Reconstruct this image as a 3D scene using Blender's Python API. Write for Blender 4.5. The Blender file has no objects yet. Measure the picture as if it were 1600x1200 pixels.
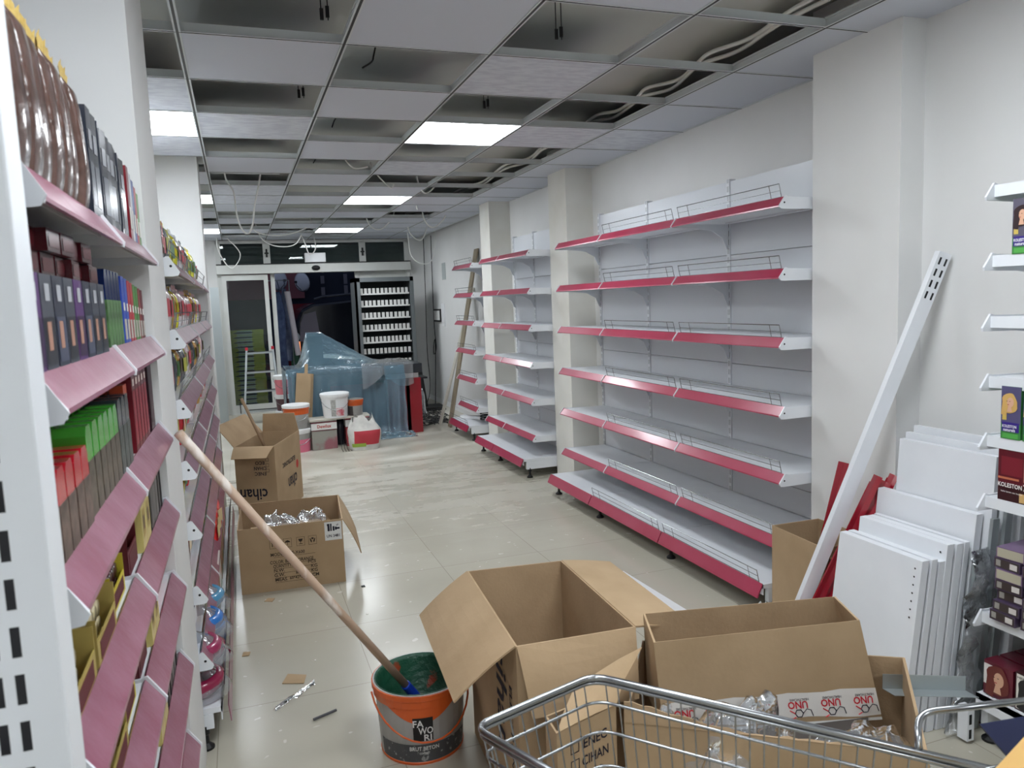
import bpy, bmesh, math, random
from mathutils import Vector, Matrix
R = random.Random(11)
C = bpy.context.scene.collection
SC = bpy.context.scene
PI = math.pi

# ---------------------------------------------------------------- camera, world, exposure
cd = bpy.data.cameras.new('camera'); cam = bpy.data.objects.new('camera', cd); C.objects.link(cam); SC.camera = cam
YAW, PITCH, ROLL = 0.34054866, 0.1105742, -0.03976854
fw = Vector((math.sin(YAW)*math.cos(PITCH), math.cos(YAW)*math.cos(PITCH), -math.sin(PITCH)))
rt = Vector((math.cos(YAW), -math.sin(YAW), 0)); up = rt.cross(fw)
r2 = math.cos(ROLL)*rt + math.sin(ROLL)*up; u2 = -math.sin(ROLL)*rt + math.cos(ROLL)*up
cam.matrix_world = Matrix(((r2.x, u2.x, -fw.x, 0), (r2.y, u2.y, -fw.y, 0), (r2.z, u2.z, -fw.z, 1.54), (0, 0, 0, 1)))
cd.sensor_fit = 'HORIZONTAL'; cd.sensor_width = 36; cd.lens = 1190.58/1600*36; cd.clip_start = 0.05
cd.dof.use_dof = True; cd.dof.focus_distance = 4.5; cd.dof.aperture_fstop = 9.0
SC.view_settings.view_transform = 'Standard'; SC.view_settings.look = 'None'
SC.view_settings.exposure = 0.0; SC.view_settings.gamma = 1.0; SC.view_settings.use_curve_mapping = False
w = bpy.data.worlds.new('night'); SC.world = w; w.use_nodes = True
w.node_tree.nodes['Background'].inputs[0].default_value = (0.35, 0.42, 0.62, 1)
w.node_tree.nodes['Background'].inputs[1].default_value = 0.4
PANEL_STRENGTH = 23.0

# ---------------------------------------------------------------- materials
def lin(c):
    return tuple((x/255/12.92 if x/255 <= .04045 else ((x/255+.055)/1.055)**2.4) for x in c[:3]) + (1,)
MC = {}
def mat(name, col, rough=.5, metal=0, col2=None, nscale=6, nlo=.35, nhi=.7, bump=0, bscale=40, coat=0, emit=0, trans=0, stretch=None):
    if name in MC: return MC[name]
    m = bpy.data.materials.new(name); m.use_nodes = True; nt = m.node_tree; b = nt.nodes['Principled BSDF']
    b.inputs['Base Color'].default_value = lin(col); b.inputs['Roughness'].default_value = rough; b.inputs['Metallic'].default_value = metal
    if coat: b.inputs['Coat Weight'].default_value = coat; b.inputs['Coat Roughness'].default_value = .12
    if trans: b.inputs['Transmission Weight'].default_value = trans
    tc = nt.nodes.new('ShaderNodeTexCoord'); src = tc.outputs['Object']
    if stretch:
        mp = nt.nodes.new('ShaderNodeMapping'); mp.inputs['Scale'].default_value = stretch; nt.links.new(src, mp.inputs[0]); src = mp.outputs[0]
    if col2:
        n = nt.nodes.new('ShaderNodeTexNoise'); n.inputs['Scale'].default_value = nscale; n.inputs['Detail'].default_value = 5
        nt.links.new(src, n.inputs['Vector'])
        mr = nt.nodes.new('ShaderNodeMapRange'); mr.inputs[1].default_value = nlo; mr.inputs[2].default_value = nhi
        nt.links.new(n.outputs['Fac'], mr.inputs[0])
        mx = nt.nodes.new('ShaderNodeMix'); mx.data_type = 'RGBA'; mx.inputs[6].default_value = lin(col); mx.inputs[7].default_value = lin(col2)
        nt.links.new(mr.outputs[0], mx.inputs[0]); nt.links.new(mx.outputs[2], b.inputs['Base Color'])
    if bump:
        n = nt.nodes.new('ShaderNodeTexNoise'); n.inputs['Scale'].default_value = bscale; n.inputs['Detail'].default_value = 3
        nt.links.new(src, n.inputs['Vector'])
        bp = nt.nodes.new('ShaderNodeBump'); bp.inputs['Strength'].default_value = bump; bp.inputs['Distance'].default_value = .01
        nt.links.new(n.outputs['Fac'], bp.inputs['Height']); nt.links.new(bp.outputs[0], b.inputs['Normal'])
    if emit:
        b.inputs['Emission Color'].default_value = lin(col); b.inputs['Emission Strength'].default_value = emit
    MC[name] = m; return m
def film(name, tint, body, mixb=.3, gloss=.25, rough=.12, bump=.4, bscale=14):
    "thin plastic film: mostly see-through, some diffuse body, glossy creases"
    if name in MC: return MC[name]
    m = bpy.data.materials.new(name); m.use_nodes = True; nt = m.node_tree; nt.nodes.clear(); N = nt.nodes.new; L = nt.links.new
    o = N('ShaderNodeOutputMaterial'); tr = N('ShaderNodeBsdfTransparent'); tr.inputs[0].default_value = lin(tint)
    df = N('ShaderNodeBsdfDiffuse'); df.inputs[0].default_value = lin(body)
    gl = N('ShaderNodeBsdfGlossy'); gl.inputs['Roughness'].default_value = rough; gl.inputs[0].default_value = (1, 1, 1, 1)
    m1 = N('ShaderNodeMixShader'); m1.inputs[0].default_value = mixb; L(tr.outputs[0], m1.inputs[1]); L(df.outputs[0], m1.inputs[2])
    m2 = N('ShaderNodeMixShader'); fr = N('ShaderNodeFresnel'); fr.inputs[0].default_value = 1.45
    ad = N('ShaderNodeMath'); ad.operation = 'MULTIPLY'; ad.inputs[1].default_value = gloss*8
    n = N('ShaderNodeTexNoise'); n.inputs['Scale'].default_value = bscale; n.inputs['Detail'].default_value = 4; tc = N('ShaderNodeTexCoord'); L(tc.outputs['Object'], n.inputs['Vector'])
    bp = N('ShaderNodeBump'); bp.inputs['Strength'].default_value = bump; bp.inputs['Distance'].default_value = .03; L(n.outputs['Fac'], bp.inputs['Height'])
    L(bp.outputs[0], gl.inputs['Normal']); L(bp.outputs[0], fr.inputs['Normal']); L(fr.outputs[0], ad.inputs[0]); ad.use_clamp = True
    L(ad.outputs[0], m2.inputs[0]); L(m1.outputs[0], m2.inputs[1]); L(gl.outputs[0], m2.inputs[2]); L(m2.outputs[0], o.inputs[0])
    MC[name] = m; return m

WALL = mat('white wall paint', (227, 227, 226), .6, col2=(218, 218, 216), nscale=1.2, bump=.03, bscale=30)
COLM = mat('skimmed plaster', (224, 223, 217), .7, col2=(206, 202, 190), nscale=1.6, nlo=.5, nhi=.8, bump=.04)
SLAB = mat('grey ceiling slab', (196, 198, 192), .9, col2=(180, 183, 180), nscale=.7)
TILE = mat('vinyl ceiling tile', (200, 204, 214), .6, bump=.05, bscale=12)
TILEP = mat('patterned ceiling tile', (206, 210, 218), .5, bump=.4, bscale=9, stretch=(1, 2.4, 1), col2=(190, 193, 204), nscale=11, nlo=.42, nhi=.58)
TEE = mat('painted tee', (205, 210, 212), .45)
BLK = mat('black', (14, 14, 16), .5)
SLOT = mat('slot dark', (10, 12, 18), .8)
SHW = mat('white powder coat', (228, 231, 235), .32, col2=(218, 221, 226), nscale=3)
PNW = mat('grey white back panel', (214, 217, 222), .3, bump=.03, bscale=5)
RED = mat('raspberry price strip', (164, 40, 72), .28, coat=.4, col2=(172, 56, 86), nscale=5)
REDF = mat('film wrapped price strip', (134, 74, 94), .34, coat=.4, col2=(152, 102, 120), nscale=9, bump=.3, bscale=16)
CHR = mat('chrome wire', (158, 160, 162), .24, 1)
GAL = mat('galvanised steel', (176, 184, 186), .35, .6)
CARD = mat('cardboard', (178, 152, 119), .85, col2=(166, 140, 107), nscale=5, bump=.06, bscale=60)
CARDI = mat('cardboard inside', (174, 148, 116), .9, col2=(162, 136, 105), nscale=7, bump=.12, bscale=90)
INK = mat('print ink', (24, 22, 40), .8)
INKB = mat('brown print ink', (52, 40, 28), .8)
REDI = mat('red print ink', (190, 60, 50), .7)
WHT = mat('white plastic', (236, 237, 238), .35)
WPAP = mat('white paper', (225, 225, 222), .7)
CLEAR = film('clear film', (240, 243, 245), (200, 205, 210), .10, .22)
BLUEF = film('blue plastic sheet', (186, 208, 222), (158, 204, 228), .25, .17, .15, .8, 9)
GLASS = film('glass pane', (222, 232, 230), (120, 130, 130), .02, .12, .02, 0)
def colour(c, r=.4, **k): return mat('c%02x%02x%02x_%d' % (*c, int(r*100)), c, r, **k)

def slotted(name, axis, col=(226, 229, 233), pitch=.05, lanes=((.26, .36), (.62, .72))):
    "painted steel with punched slots: dark lanes across the width (generated axis), repeating up the height"
    if name in MC: return MC[name]
    m = mat(name, col, .35); nt = m.node_tree; N = nt.nodes.new; L = nt.links.new; b = nt.nodes['Principled BSDF']
    def mth(op, a, bb=None, c=None):
        n = N('ShaderNodeMath'); n.operation = op
        for i, v in enumerate((a, bb, c)):
            if v is None: continue
            if isinstance(v, (int, float)): n.inputs[i].default_value = v
            else: L(v, n.inputs[i])
        return n.outputs[0]
    tc = N('ShaderNodeTexCoord'); s1 = N('ShaderNodeSeparateXYZ'); L(tc.outputs['Generated'], s1.inputs[0])
    g = N('ShaderNodeSeparateXYZ'); L(tc.outputs['Object'], g.inputs[0])
    u = s1.outputs[axis]; acc = None
    for lo, hi in lanes:
        k = mth('MULTIPLY', mth('GREATER_THAN', u, lo), mth('LESS_THAN', u, hi)); acc = k if acc is None else mth('ADD', acc, k)
    z = mth('LESS_THAN', mth('FRACT', mth('DIVIDE', g.outputs[2], pitch)), .64)
    f = mth('MULTIPLY', acc, z); mx = N('ShaderNodeMix'); mx.data_type = 'RGBA'; L(f, mx.inputs[0]); mx.inputs[6].default_value = lin(col); mx.inputs[7].default_value = lin((12, 14, 22)); L(mx.outputs[2], b.inputs['Base Color'])
    return m

# ---------------------------------------------------------------- mesh helpers
class MB:
    def __init__(s): s.v = []; s.f = []; s.m = []; s.cur = 0; s.T = None
    def add(s, vs, fs):
        n = len(s.v)
        for v in vs:
            v = Vector(v); s.v.append(s.T @ v if s.T else v)
        for f in fs: s.f.append([i+n for i in f]); s.m.append(s.cur)
        return s
    def box(s, a, b):
        x0, y0, z0 = a; x1, y1, z1 = b
        return s.add([(x0,y0,z0),(x1,y0,z0),(x1,y1,z0),(x0,y1,z0),(x0,y0,z1),(x1,y0,z1),(x1,y1,z1),(x0,y1,z1)],
              [(0,3,2,1),(4,5,6,7),(0,1,5,4),(1,2,6,5),(2,3,7,6),(3,0,4,7)])
    def slabpoly(s, pts, th):
        "planar polygon pts given thickness th along its normal"
        pts = [Vector(p) for p in pts]; n = Vector((0,0,0))
        for i in range(len(pts)): n += pts[i].cross(pts[(i+1) % len(pts)])
        n.normalize(); k = len(pts)
        return s.add(pts+[p+n*th for p in pts], [list(range(k))[::-1], list(range(k, 2*k))]+[(i, (i+1) % k, (i+1) % k+k, i+k) for i in range(k)])
    def prism(s, prof, f, a, b):
        "prof 2D list, f(p,t)->3D, from t=a to b"
        k = len(prof)
        return s.add([f(p, a) for p in prof]+[f(p, b) for p in prof], [list(range(k))[::-1], list(range(k, 2*k))]+[(i, (i+1) % k, (i+1) % k+k, i+k) for i in range(k)])
    def tube(s, pts, r, n=8, closed=False, r2=None):
        pts = [Vector(p) for p in pts]; k = len(pts); rings = []
        prev = None
        for i, p in enumerate(pts):
            if closed: d = pts[(i+1) % k]-pts[i-1]
            else: d = pts[min(i+1, k-1)]-pts[max(i-1, 0)]
            if d.length < 1e-9: d = Vector((0,0,1))
            d.normalize()
            if prev is None:
                a = Vector((0,0,1)) if abs(d.z) < .9 else Vector((1,0,0)); u = d.cross(a).normalized()
            else:
                u = (prev - d*prev.dot(d))
                u = u.normalized() if u.length > 1e-6 else d.cross(Vector((0,0,1))).normalized()
            prev = u; v = d.cross(u); rr = r if r2 is None else r+(r2-r)*i/(k-1)
            rings.append([p+(u*math.cos(2*PI*j/n)+v*math.sin(2*PI*j/n))*rr for j in range(n)])
        vs = [q for g in rings for q in g]; fs = []
        for i in range(k if closed else k-1):
            a, b = i*n, ((i+1) % k)*n
            for j in range(n): fs.append((a+j, a+(j+1) % n, b+(j+1) % n, b+j))
        if not closed: fs += [list(range(n))[::-1], list(range((k-1)*n, k*n))]
        return s.add(vs, fs)
    def lathe(s, prof, c=(0,0,0), n=28, cap=True):
        c = Vector(c); vs = []; fs = []
        for r, z in prof:
            for j in range(n): vs.append(c+Vector((r*math.cos(2*PI*j/n), r*math.sin(2*PI*j/n), z)))
        for i in range(len(prof)-1):
            for j in range(n): fs.append((i*n+j, i*n+(j+1) % n, (i+1)*n+(j+1) % n, (i+1)*n+j))
        if cap and prof[0][0] > 1e-6: fs.append(list(range(n))[::-1])
        if cap and prof[-1][0] > 1e-6: fs.append(list(range((len(prof)-1)*n, len(prof)*n)))
        return s.add(vs, fs)
    def grid(s, g):
        "g[i][j] 3D points"
        h, k = len(g), len(g[0])
        return s.add([p for r in g for p in r], [(i*k+j, i*k+j+1, (i+1)*k+j+1, (i+1)*k+j) for i in range(h-1) for j in range(k-1)])
    def build(s, name, m, parent=None, smooth=False, bevel=0, world=True, kind=None, solid=0, recalc=True):
        vs = [Vector(v) for v in s.v]; loc = Vector((0,0,0))
        if parent is not None:
            if world:
                inv = rootmat(parent).inverted(); vs = [inv @ v for v in vs]
        else:
            xs = [v.x for v in vs]; ys = [v.y for v in vs]; zs = [v.z for v in vs]
            loc = Vector(((min(xs)+max(xs))/2, (min(ys)+max(ys))/2, min(zs))); vs = [v-loc for v in vs]
        me = bpy.data.meshes.new(name); me.from_pydata([tuple(v) for v in vs], [], s.f)
        ms = m if isinstance(m, (list, tuple)) else [m]
        for x in ms: me.materials.append(x)
        for p, i in zip(me.polygons, s.m): p.material_index = min(i, len(ms)-1); p.use_smooth = smooth
        if recalc:
            bm = bmesh.new(); bm.from_mesh(me); bmesh.ops.recalc_face_normals(bm, faces=bm.faces); bm.to_mesh(me); bm.free()
        o = bpy.data.objects.new(name, me); C.objects.link(o); o.location = loc
        if parent is not None: o.parent = parent
        if kind: o['kind'] = kind
        if bevel:
            b = o.modifiers.new('bevel', 'BEVEL'); b.width = bevel; b.segments = 2; b.limit_method = 'ANGLE'
        if solid:
            b = o.modifiers.new('thick', 'SOLIDIFY'); b.thickness = solid; b.offset = 0
        return o
def rootmat(o):
    while o.parent is not None: o = o.parent
    return Matrix.Translation(o.location) @ o.rotation_euler.to_matrix().to_4x4()
def tag(o, label, cat, group=None):
    o['label'] = label; o['category'] = cat
    if group: o['group'] = group
    return o
def thing(name, label, cat, loc=(0,0,0), rz=0, group=None):
    o = bpy.data.objects.new(name, None); C.objects.link(o); o.empty_display_size = .05
    o.location = loc; o.rotation_euler = (0, 0, rz)
    return tag(o, label, cat, group)
def struct(mb, name, m, parent=None, **k): return mb.build(name, m, parent, kind='structure', **k)
KIDS = {}
def kids(o): return [c for c in bpy.data.objects if c.parent is o]
def dup(o, loc, rot=None, label=None, group=None, scale=None):
    if o.name not in KIDS: KIDS[o.name] = [(c, kids(c)) for c in kids(o)]
    r = o.copy(); C.objects.link(r); r.location = loc
    if rot is not None: r.rotation_euler = rot if not isinstance(rot, (int, float)) else (0, 0, rot)
    if scale: r.scale = scale
    if label: r['label'] = label
    if group: r['group'] = group
    for c, gs in KIDS[o.name]:
        d = c.copy(); C.objects.link(d); d.parent = r
        for g in gs: e = g.copy(); C.objects.link(e); e.parent = d
    return r
class Series:
    "first placing moves the prototype itself, later ones copy it"
    def __init__(s, proto, group=None): s.p = proto; s.used = False; s.g = group
    def put(s, loc, rot=0, label=None, group=None, scale=None):
        if not s.used:
            s.used = True; o = s.p
            KIDS[o.name] = [(c, kids(c)) for c in kids(o)]
            o.location = loc; o.rotation_euler = rot if not isinstance(rot, (int, float)) else (0, 0, rot)
            if scale: o.scale = scale
            if label: o['label'] = label
            if group or s.g: o['group'] = group or s.g
            return o
        return dup(s.p, loc, rot, label, group or s.g, scale)
TX = {}
def textmesh(body, bold=.0):
    if (body, bold) in TX: return TX[(body, bold)]
    cu = bpy.data.curves.new('t', 'FONT'); cu.body = body; cu.size = 1; cu.align_x = 'CENTER'; cu.offset = bold; cu.resolution_u = 2
    ob = bpy.data.objects.new('t', cu); C.objects.link(ob); dg = bpy.context.evaluated_depsgraph_get()
    me = bpy.data.meshes.new_from_object(ob.evaluated_get(dg)); C.objects.unlink(ob); bpy.data.objects.remove(ob); bpy.data.curves.remove(cu)
    r = ([tuple(v.co) for v in me.vertices], [list(p.vertices) for p in me.polygons]); bpy.data.meshes.remove(me)
    TX[(body, bold)] = r; return r
def text(mb, body, o, x, y, size, bold=.015, width=None):
    "writes body centred on o along x with up y (3D vectors), lifted a hair off the surface"
    o = Vector(o); x = Vector(x).normalized(); y = Vector(y).normalized(); n = x.cross(y)*.0006
    vs, fs = textmesh(body, bold); sx = size
    if width:
        w0 = max(v[0] for v in vs)-min(v[0] for v in vs); sx = width/w0
    mb.add([o+x*v[0]*sx+y*v[1]*size+n for v in vs], fs)
def smoothpath(pts, k=6):
    pts = [Vector(p) for p in pts]; out = []
    for i in range(len(pts)-1):
        p0 = pts[max(i-1, 0)]; p1 = pts[i]; p2 = pts[i+1]; p3 = pts[min(i+2, len(pts)-1)]
        for j in range(k):
            t = j/k; out.append(.5*((2*p1)+(p2-p0)*t+(2*p0-5*p1+4*p2-p3)*t*t+(3*p1-p0-3*p2+p3)*t**3))
    out.append(pts[-1]); return out

# ================================================================ room shell
ZC, ZS = 2.556, 2.74
YF, YB = 12.0, -3.2
floor_m = bpy.data.materials.new('polished floor tile'); floor_m.use_nodes = True
def floor_nodes():
    nt = floor_m.node_tree; N = nt.nodes.new; L = nt.links.new; b = nt.nodes['Principled BSDF']
    tc = N('ShaderNodeTexCoord'); mp = N('ShaderNodeMapping'); mp.inputs['Location'].default_value = (-.42+.0, -.02, 0)
    g = N('ShaderNodeNewGeometry'); L(g.outputs['Position'], mp.inputs[0])
    br = N('ShaderNodeTexBrick'); br.offset = 0; br.inputs['Scale'].default_value = 1; br.inputs['Brick Width'].default_value = .6; br.inputs['Row Height'].default_value = .6
    br.inputs['Mortar Size'].default_value = .0016; br.inputs['Mortar Smooth'].default_value = .2
    L(mp.outputs[0], br.inputs['Vector'])
    br.inputs['Color1'].default_value = lin((190, 185, 170)); br.inputs['Color2'].default_value = lin((186, 181, 166)); br.inputs['Mortar'].default_value = lin((150, 144, 130))
    n1 = N('ShaderNodeTexNoise'); n1.inputs['Scale'].default_value = 1.1; n1.inputs['Detail'].default_value = 6; L(g.outputs['Position'], n1.inputs['Vector'])
    mx = N('ShaderNodeMix'); mx.data_type = 'RGBA'; mx.blend_type = 'MULTIPLY'; mr = N('ShaderNodeMapRange'); mr.inputs[1].default_value = .4; mr.inputs[2].default_value = .75; mr.inputs[4].default_value = .35
    L(n1.outputs['Fac'], mr.inputs[0]); L(mr.outputs[0], mx.inputs[0]); L(br.outputs['Color'], mx.inputs[6]); mx.inputs[7].default_value = lin((205, 200, 190))
    # plaster dust spread over the far half of the shop, and white crumbs
    sep = N('ShaderNodeSeparateXYZ'); L(g.outputs['Position'], sep.inputs[0])
    n2 = N('ShaderNodeTexNoise'); n2.inputs['Scale'].default_value = 2.2; n2.inputs['Detail'].default_value = 9; n2.inputs['Roughness'].default_value = .65
    mp2 = N('ShaderNodeMapping'); mp2.inputs['Scale'].default_value = (.6, 1.6, 1); L(g.outputs['Position'], mp2.inputs[0]); L(mp2.outputs[0], n2.inputs['Vector'])
    dm = N('ShaderNodeMapRange'); dm.inputs[1].default_value = 4.0; dm.inputs[2].default_value = 8.5; L(sep.outputs['Y'], dm.inputs[0])
    m3 = N('ShaderNodeMapRange'); m3.inputs[1].default_value = .47; m3.inputs[2].default_value = .62; L(n2.outputs['Fac'], m3.inputs[0])
    ml = N('ShaderNodeMath'); ml.operation = 'MULTIPLY'; L(dm.outputs[0], ml.inputs[0]); L(m3.outputs[0], ml.inputs[1])
    n4 = N('ShaderNodeTexNoise'); n4.inputs['Scale'].default_value = 16; n4.inputs['Detail'].default_value = 2; L(g.outputs['Position'], n4.inputs['Vector'])
    m4 = N('ShaderNodeMapRange'); m4.inputs[1].default_value = .70; m4.inputs[2].default_value = .73; L(n4.outputs['Fac'], m4.inputs[0])
    mxx = N('ShaderNodeMath'); mxx.operation = 'MAXIMUM'; L(ml.outputs[0], mxx.inputs[0]); L(m4.outputs[0], mxx.inputs[1])
    sc = N('ShaderNodeMath'); sc.operation = 'MULTIPLY'; sc.inputs[1].default_value = .55; L(mxx.outputs[0], sc.inputs[0])
    mx2 = N('ShaderNodeMix'); mx2.data_type = 'RGBA'; L(sc.outputs[0], mx2.inputs[0]); L(mx.outputs[2], mx2.inputs[6]); mx2.inputs[7].default_value = lin((222, 220, 212))
    L(mx2.outputs[2], b.inputs['Base Color'])
    rr = N('ShaderNodeMapRange'); L(dm.outputs[0], rr.inputs[0]); rr.inputs[3].default_value = .2; rr.inputs[4].default_value = .3
    ra = N('ShaderNodeMath'); ra.operation = 'MULTIPLY_ADD'; L(ml.outputs[0], ra.inputs[0]); ra.inputs[1].default_value = .35; L(rr.outputs[0], ra.inputs[2])
    L(ra.outputs[0], b.inputs['Roughness'])
    b.inputs['IOR'].default_value = 1.5
floor_nodes()
m = MB(); m.box((-.75, YB, -.1), (3.0, YF+.05, 0)); struct(m, 'floor', floor_m)
m = MB(); m.box((-1.0, YB, ZS), (3.1, YF+.2, ZS+.15)); struct(m, 'ceiling', SLAB)
m = MB(); m.box((-.75, YB, 0), (-.6, YF, ZS)); struct(m, 'wall_left', WALL)
m = MB(); m.box((2.60, YB, 0), (3.0, 2.36, ZS)); m.box((2.76, 2.36, 0), (3.0, 7.7, ZS)); m.box((2.84, 7.7, 0), (3.0, YF, ZS)); struct(m, 'wall_right', WALL)
m = MB(); m.box((-.75, YB-.15, 0), (3.0, YB, ZS)); struct(m, 'wall_back', WALL)
# columns standing proud of the walls
def col(name, x0, x1, y0, y1, mm=WALL, zt=ZC):
    m = MB(); m.box((x0, y0, 0), (x1, y1, ZS)); return struct(m, name, mm)
col('wall_column', 2.48, 2.78, 2.355, 2.84)
col('wall_column', 2.525, 2.78, 5.67, 6.03, COLM)
col('wall_column', 2.53, 2.86, 7.65, 7.97, COLM)
col('wall_column', -.62, -.215, 2.27, 2.75)
col('wall_column', -.62, -.185, 5.72, 6.06)
m = MB(); m.box((2.83, 8.0, 0), (2.84, YF, .07)); struct(m, 'baseboard_right', WHT)

# suspended grid: main tees along the shop, cross tees between them
X0, DX, Y0 = -.13, .6, 2.53
mx_ = [X0+DX*i for i in range(0, 5)]; yl = [Y0+.6*k for k in range(-9, 16)]
m = MB()
for x in mx_:
    m.cur = 0; m.box((x-.012, YB, ZC-.001), (x+.012, YF, ZC+.002)); m.box((x-.0012, YB, ZC), (x+.0012, YF, ZC+.038)); m.box((x-.004, YB, ZC+.03), (x+.004, YF, ZC+.038))
    m.cur = 1; m.box((x-.0048, YB, ZC-.0016), (x+.0048, YF, ZC-.0009))
for y in yl:
    m.cur = 0; m.box((-.6, y-.011, ZC), (2.76, y+.011, ZC+.002)); m.box((-.6, y-.001, ZC+.001), (2.76, y+.001, ZC+.036)); m.cur = 1; m.box((-.6, y-.0022, ZC-.0012), (2.76, y+.0022, ZC+.0001))
m.cur = 0
m.box((2.74, 2.36, ZC), (2.76, YF, ZC+.002)); m.box((-.6, YB, ZC), (-.58, YF, ZC+.002))
grid = struct(m, 'ceiling', [TEE, BLK])
# tile map per bay column: T tile, P patterned tile, O open, L light ; first character is row -8
def rowmap(s, first): return {first+i: ch for i, ch in enumerate(s)}
cols = {0: rowmap('TTTLTTTTLTOPLPTTPLTOTTLTOTT'[0:0]+'TLTTTTLTOOPLPOTTLTOTTLTT', -7)}
cols = {
 0: {-8:'T',-7:'L',-6:'T',-5:'T',-4:'T',-3:'T',-2:'T',-1:'T',0:'O',1:'O',2:'P',3:'L',4:'P',5:'O',6:'T',7:'O',8:'L',9:'O',10:'T',11:'O',12:'T',13:'L',14:'T',15:'T'},
 1: {-3:'L',0:'O',1:'T',2:'O',3:'P',4:'O',5:'T',6:'O',7:'P',8:'P',9:'T',10:'O',11:'T',12:'O',13:'T',14:'O',15:'T'},  # light overhead is unseen, added to brighten the near left pillar
 2: {0:'T',1:'O',2:'T',3:'O',4:'T',5:'O',6:'T',7:'O',8:'T',9:'O',10:'T',11:'O',12:'T',13:'O',14:'T',15:'T'},
 3: {-7:'L',-2:'L',-1:'T',0:'O',1:'P',2:'O',3:'L',4:'O',5:'P',6:'O',7:'T',8:'L',9:'O',10:'T',11:'O',12:'T',13:'L',14:'O',15:'T'},
 4: {-2:'O',-1:'O',0:'O',1:'O',2:'O',3:'P',4:'O',5:'O',6:'O',7:'O',8:'T',9:'T',10:'O',11:'T',12:'T',13:'T',14:'T',15:'T'},
 5: {-2:'P',1:'T',3:'P'}}
EM = mat('light diffuser', (244, 250, 255), .5, emit=PANEL_STRENGTH)
def edge(i): return -.6 if i == 0 else X0+DX*(i-1)
pl = thing('ceiling_light', 'x', 'ceiling light', (0,0,0), 0, 'recessed square ceiling lights')
m = MB(); h = .288
for a in ((-h-.006, -h-.006, h+.006, -h), (-h-.006, h, h+.006, h+.006), (-h-.006, -h, -h, h), (h, -h, h+.006, h)): m.box((a[0], a[1], -.002), (a[2], a[3], .012))
m.box((-h-.006, -h-.006, .012), (h+.006, h+.006, .03))
m.build('light_frame', WHT, pl); m = MB(); m.box((-h, -h, 0), (h, h, .008)); m.build('diffuser', EM, pl)
LS = Series(pl)
place = {3: 'nearest', 8: 'second nearest', 13: 'farthest', -2: 'overhead and out of view', -3: 'unseen, added to brighten the left pillar,', -7: 'behind the viewer'}
for ci in range(6):
    xa = X0+DX*(ci-1) if ci else -.6; xb = X0+DX*ci if ci < 5 else 2.76
    for r in range(-8, 16):
        ch = cols[ci].get(r, 'T'); ya = Y0+.6*r; yb = ya+.6
        if yb > YF: yb = YF
        if yb-ya < .05: continue
        if ch == 'O': continue
        if ch == 'L':
            cx = (X0-.3) if ci == 0 else X0+DX*(ci-.5)
            LS.put((cx, ya+.3, ZC+.003), 0, 'glowing square ceiling light, %s %s' % (place[r], {3: 'in the middle row', 0: 'above the left racks', 1: 'left of the middle row'}[ci]))
            continue
        x1 = xb-.004
        if ci == 5 and yb < 2.4: x1 = 2.598
        m = MB(); m.box((xa+.004, ya+.004, ZC+.0022), (x1, yb-.004, ZC+.010))
        m.build('ceiling_tile', TILEP if ch == 'P' else TILE, grid, kind='structure')

# ================================================================ end wall: shopfront with automatic door
ALU = mat('white aluminium', (206, 208, 204), .4, col2=(196, 197, 192), nscale=3)
m = MB(); m.box((-.6, YF-.02, 0), (-.24, YF+.15, ZS)); m.box((2.60, YF-.02, 0), (3.0, YF+.15, ZS)); m.box((-.24, YF, 2.53), (2.6, YF+.15, ZS)); struct(m, 'wall_front', WALL)
m = MB(); m.box((-.24, YF-.16, 2.06), (2.60, YF+.02, 2.19)); d1 = struct(m, 'door_1', ALU, bevel=.006)
m = MB(); m.box((-.24, YF-.165, 2.19), (2.60, YF+.02, 2.205)); m.build('header_cap', BLK, d1)
m = MB(); m.lathe([(.0, -.014), (.05, -.012), (.06, 0), (.0, .012)], (0,0,0), 20); m.T = None
mm = MB(); mm.T = Matrix.Translation((1.155, YF-.165, 2.125)) @ Matrix.Rotation(PI/2, 4, 'X') @ Matrix.Diagonal((1, .62, 1, 1)); mm.lathe([(.0, -.0), (.05, .001), (.062, .012), (.05, .03), (0, .036)], (0,0,0), 24)
mm.build('motion_sensor', BLK, d1, smooth=True)
m = MB(); m.box((-.24, YF-.06, 0), (-.18, YF, 2.06)); m.box((2.54, YF-.06, 0), (2.60, YF, 2.06)); m.box((.50, YF-.02, 0), (.56, YF+.04, 2.06)); m.box((1.75, YF-.02, 0), (1.81, YF+.04, 2.06)); m.box((1.81, YF-.01, 1.96), (2.54, YF+.03, 2.06)); m.build('door_frame', ALU, d1)
m = MB()
for a, b, c, d in ((-.18, -.12, 0, 2.05), (.40, .46, 0, 2.05), (-.12, .40, 1.97, 2.05), (-.12, .40, 0, .14)): m.box((a, YF-.10, c), (b, YF-.06, d))
lf = m.build('door_leaf', ALU, d1)
m = MB(); m.box((-.12, YF-.083, .14), (.40, YF-.077, 1.97)); m.build('glass', GLASS, lf)
m = MB(); m.tube([(-.06, YF-.125, .02), (-.06, YF-.135, .1), (-.06, YF-.135, .16), (-.06, YF-.1, .18)], .006); m.build('handle', BLK, lf)
m = MB(); m.box((1.84, YF+.0, 0), (2.52, YF+.008, 1.96)); m.build('glass', GLASS, d1)
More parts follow.
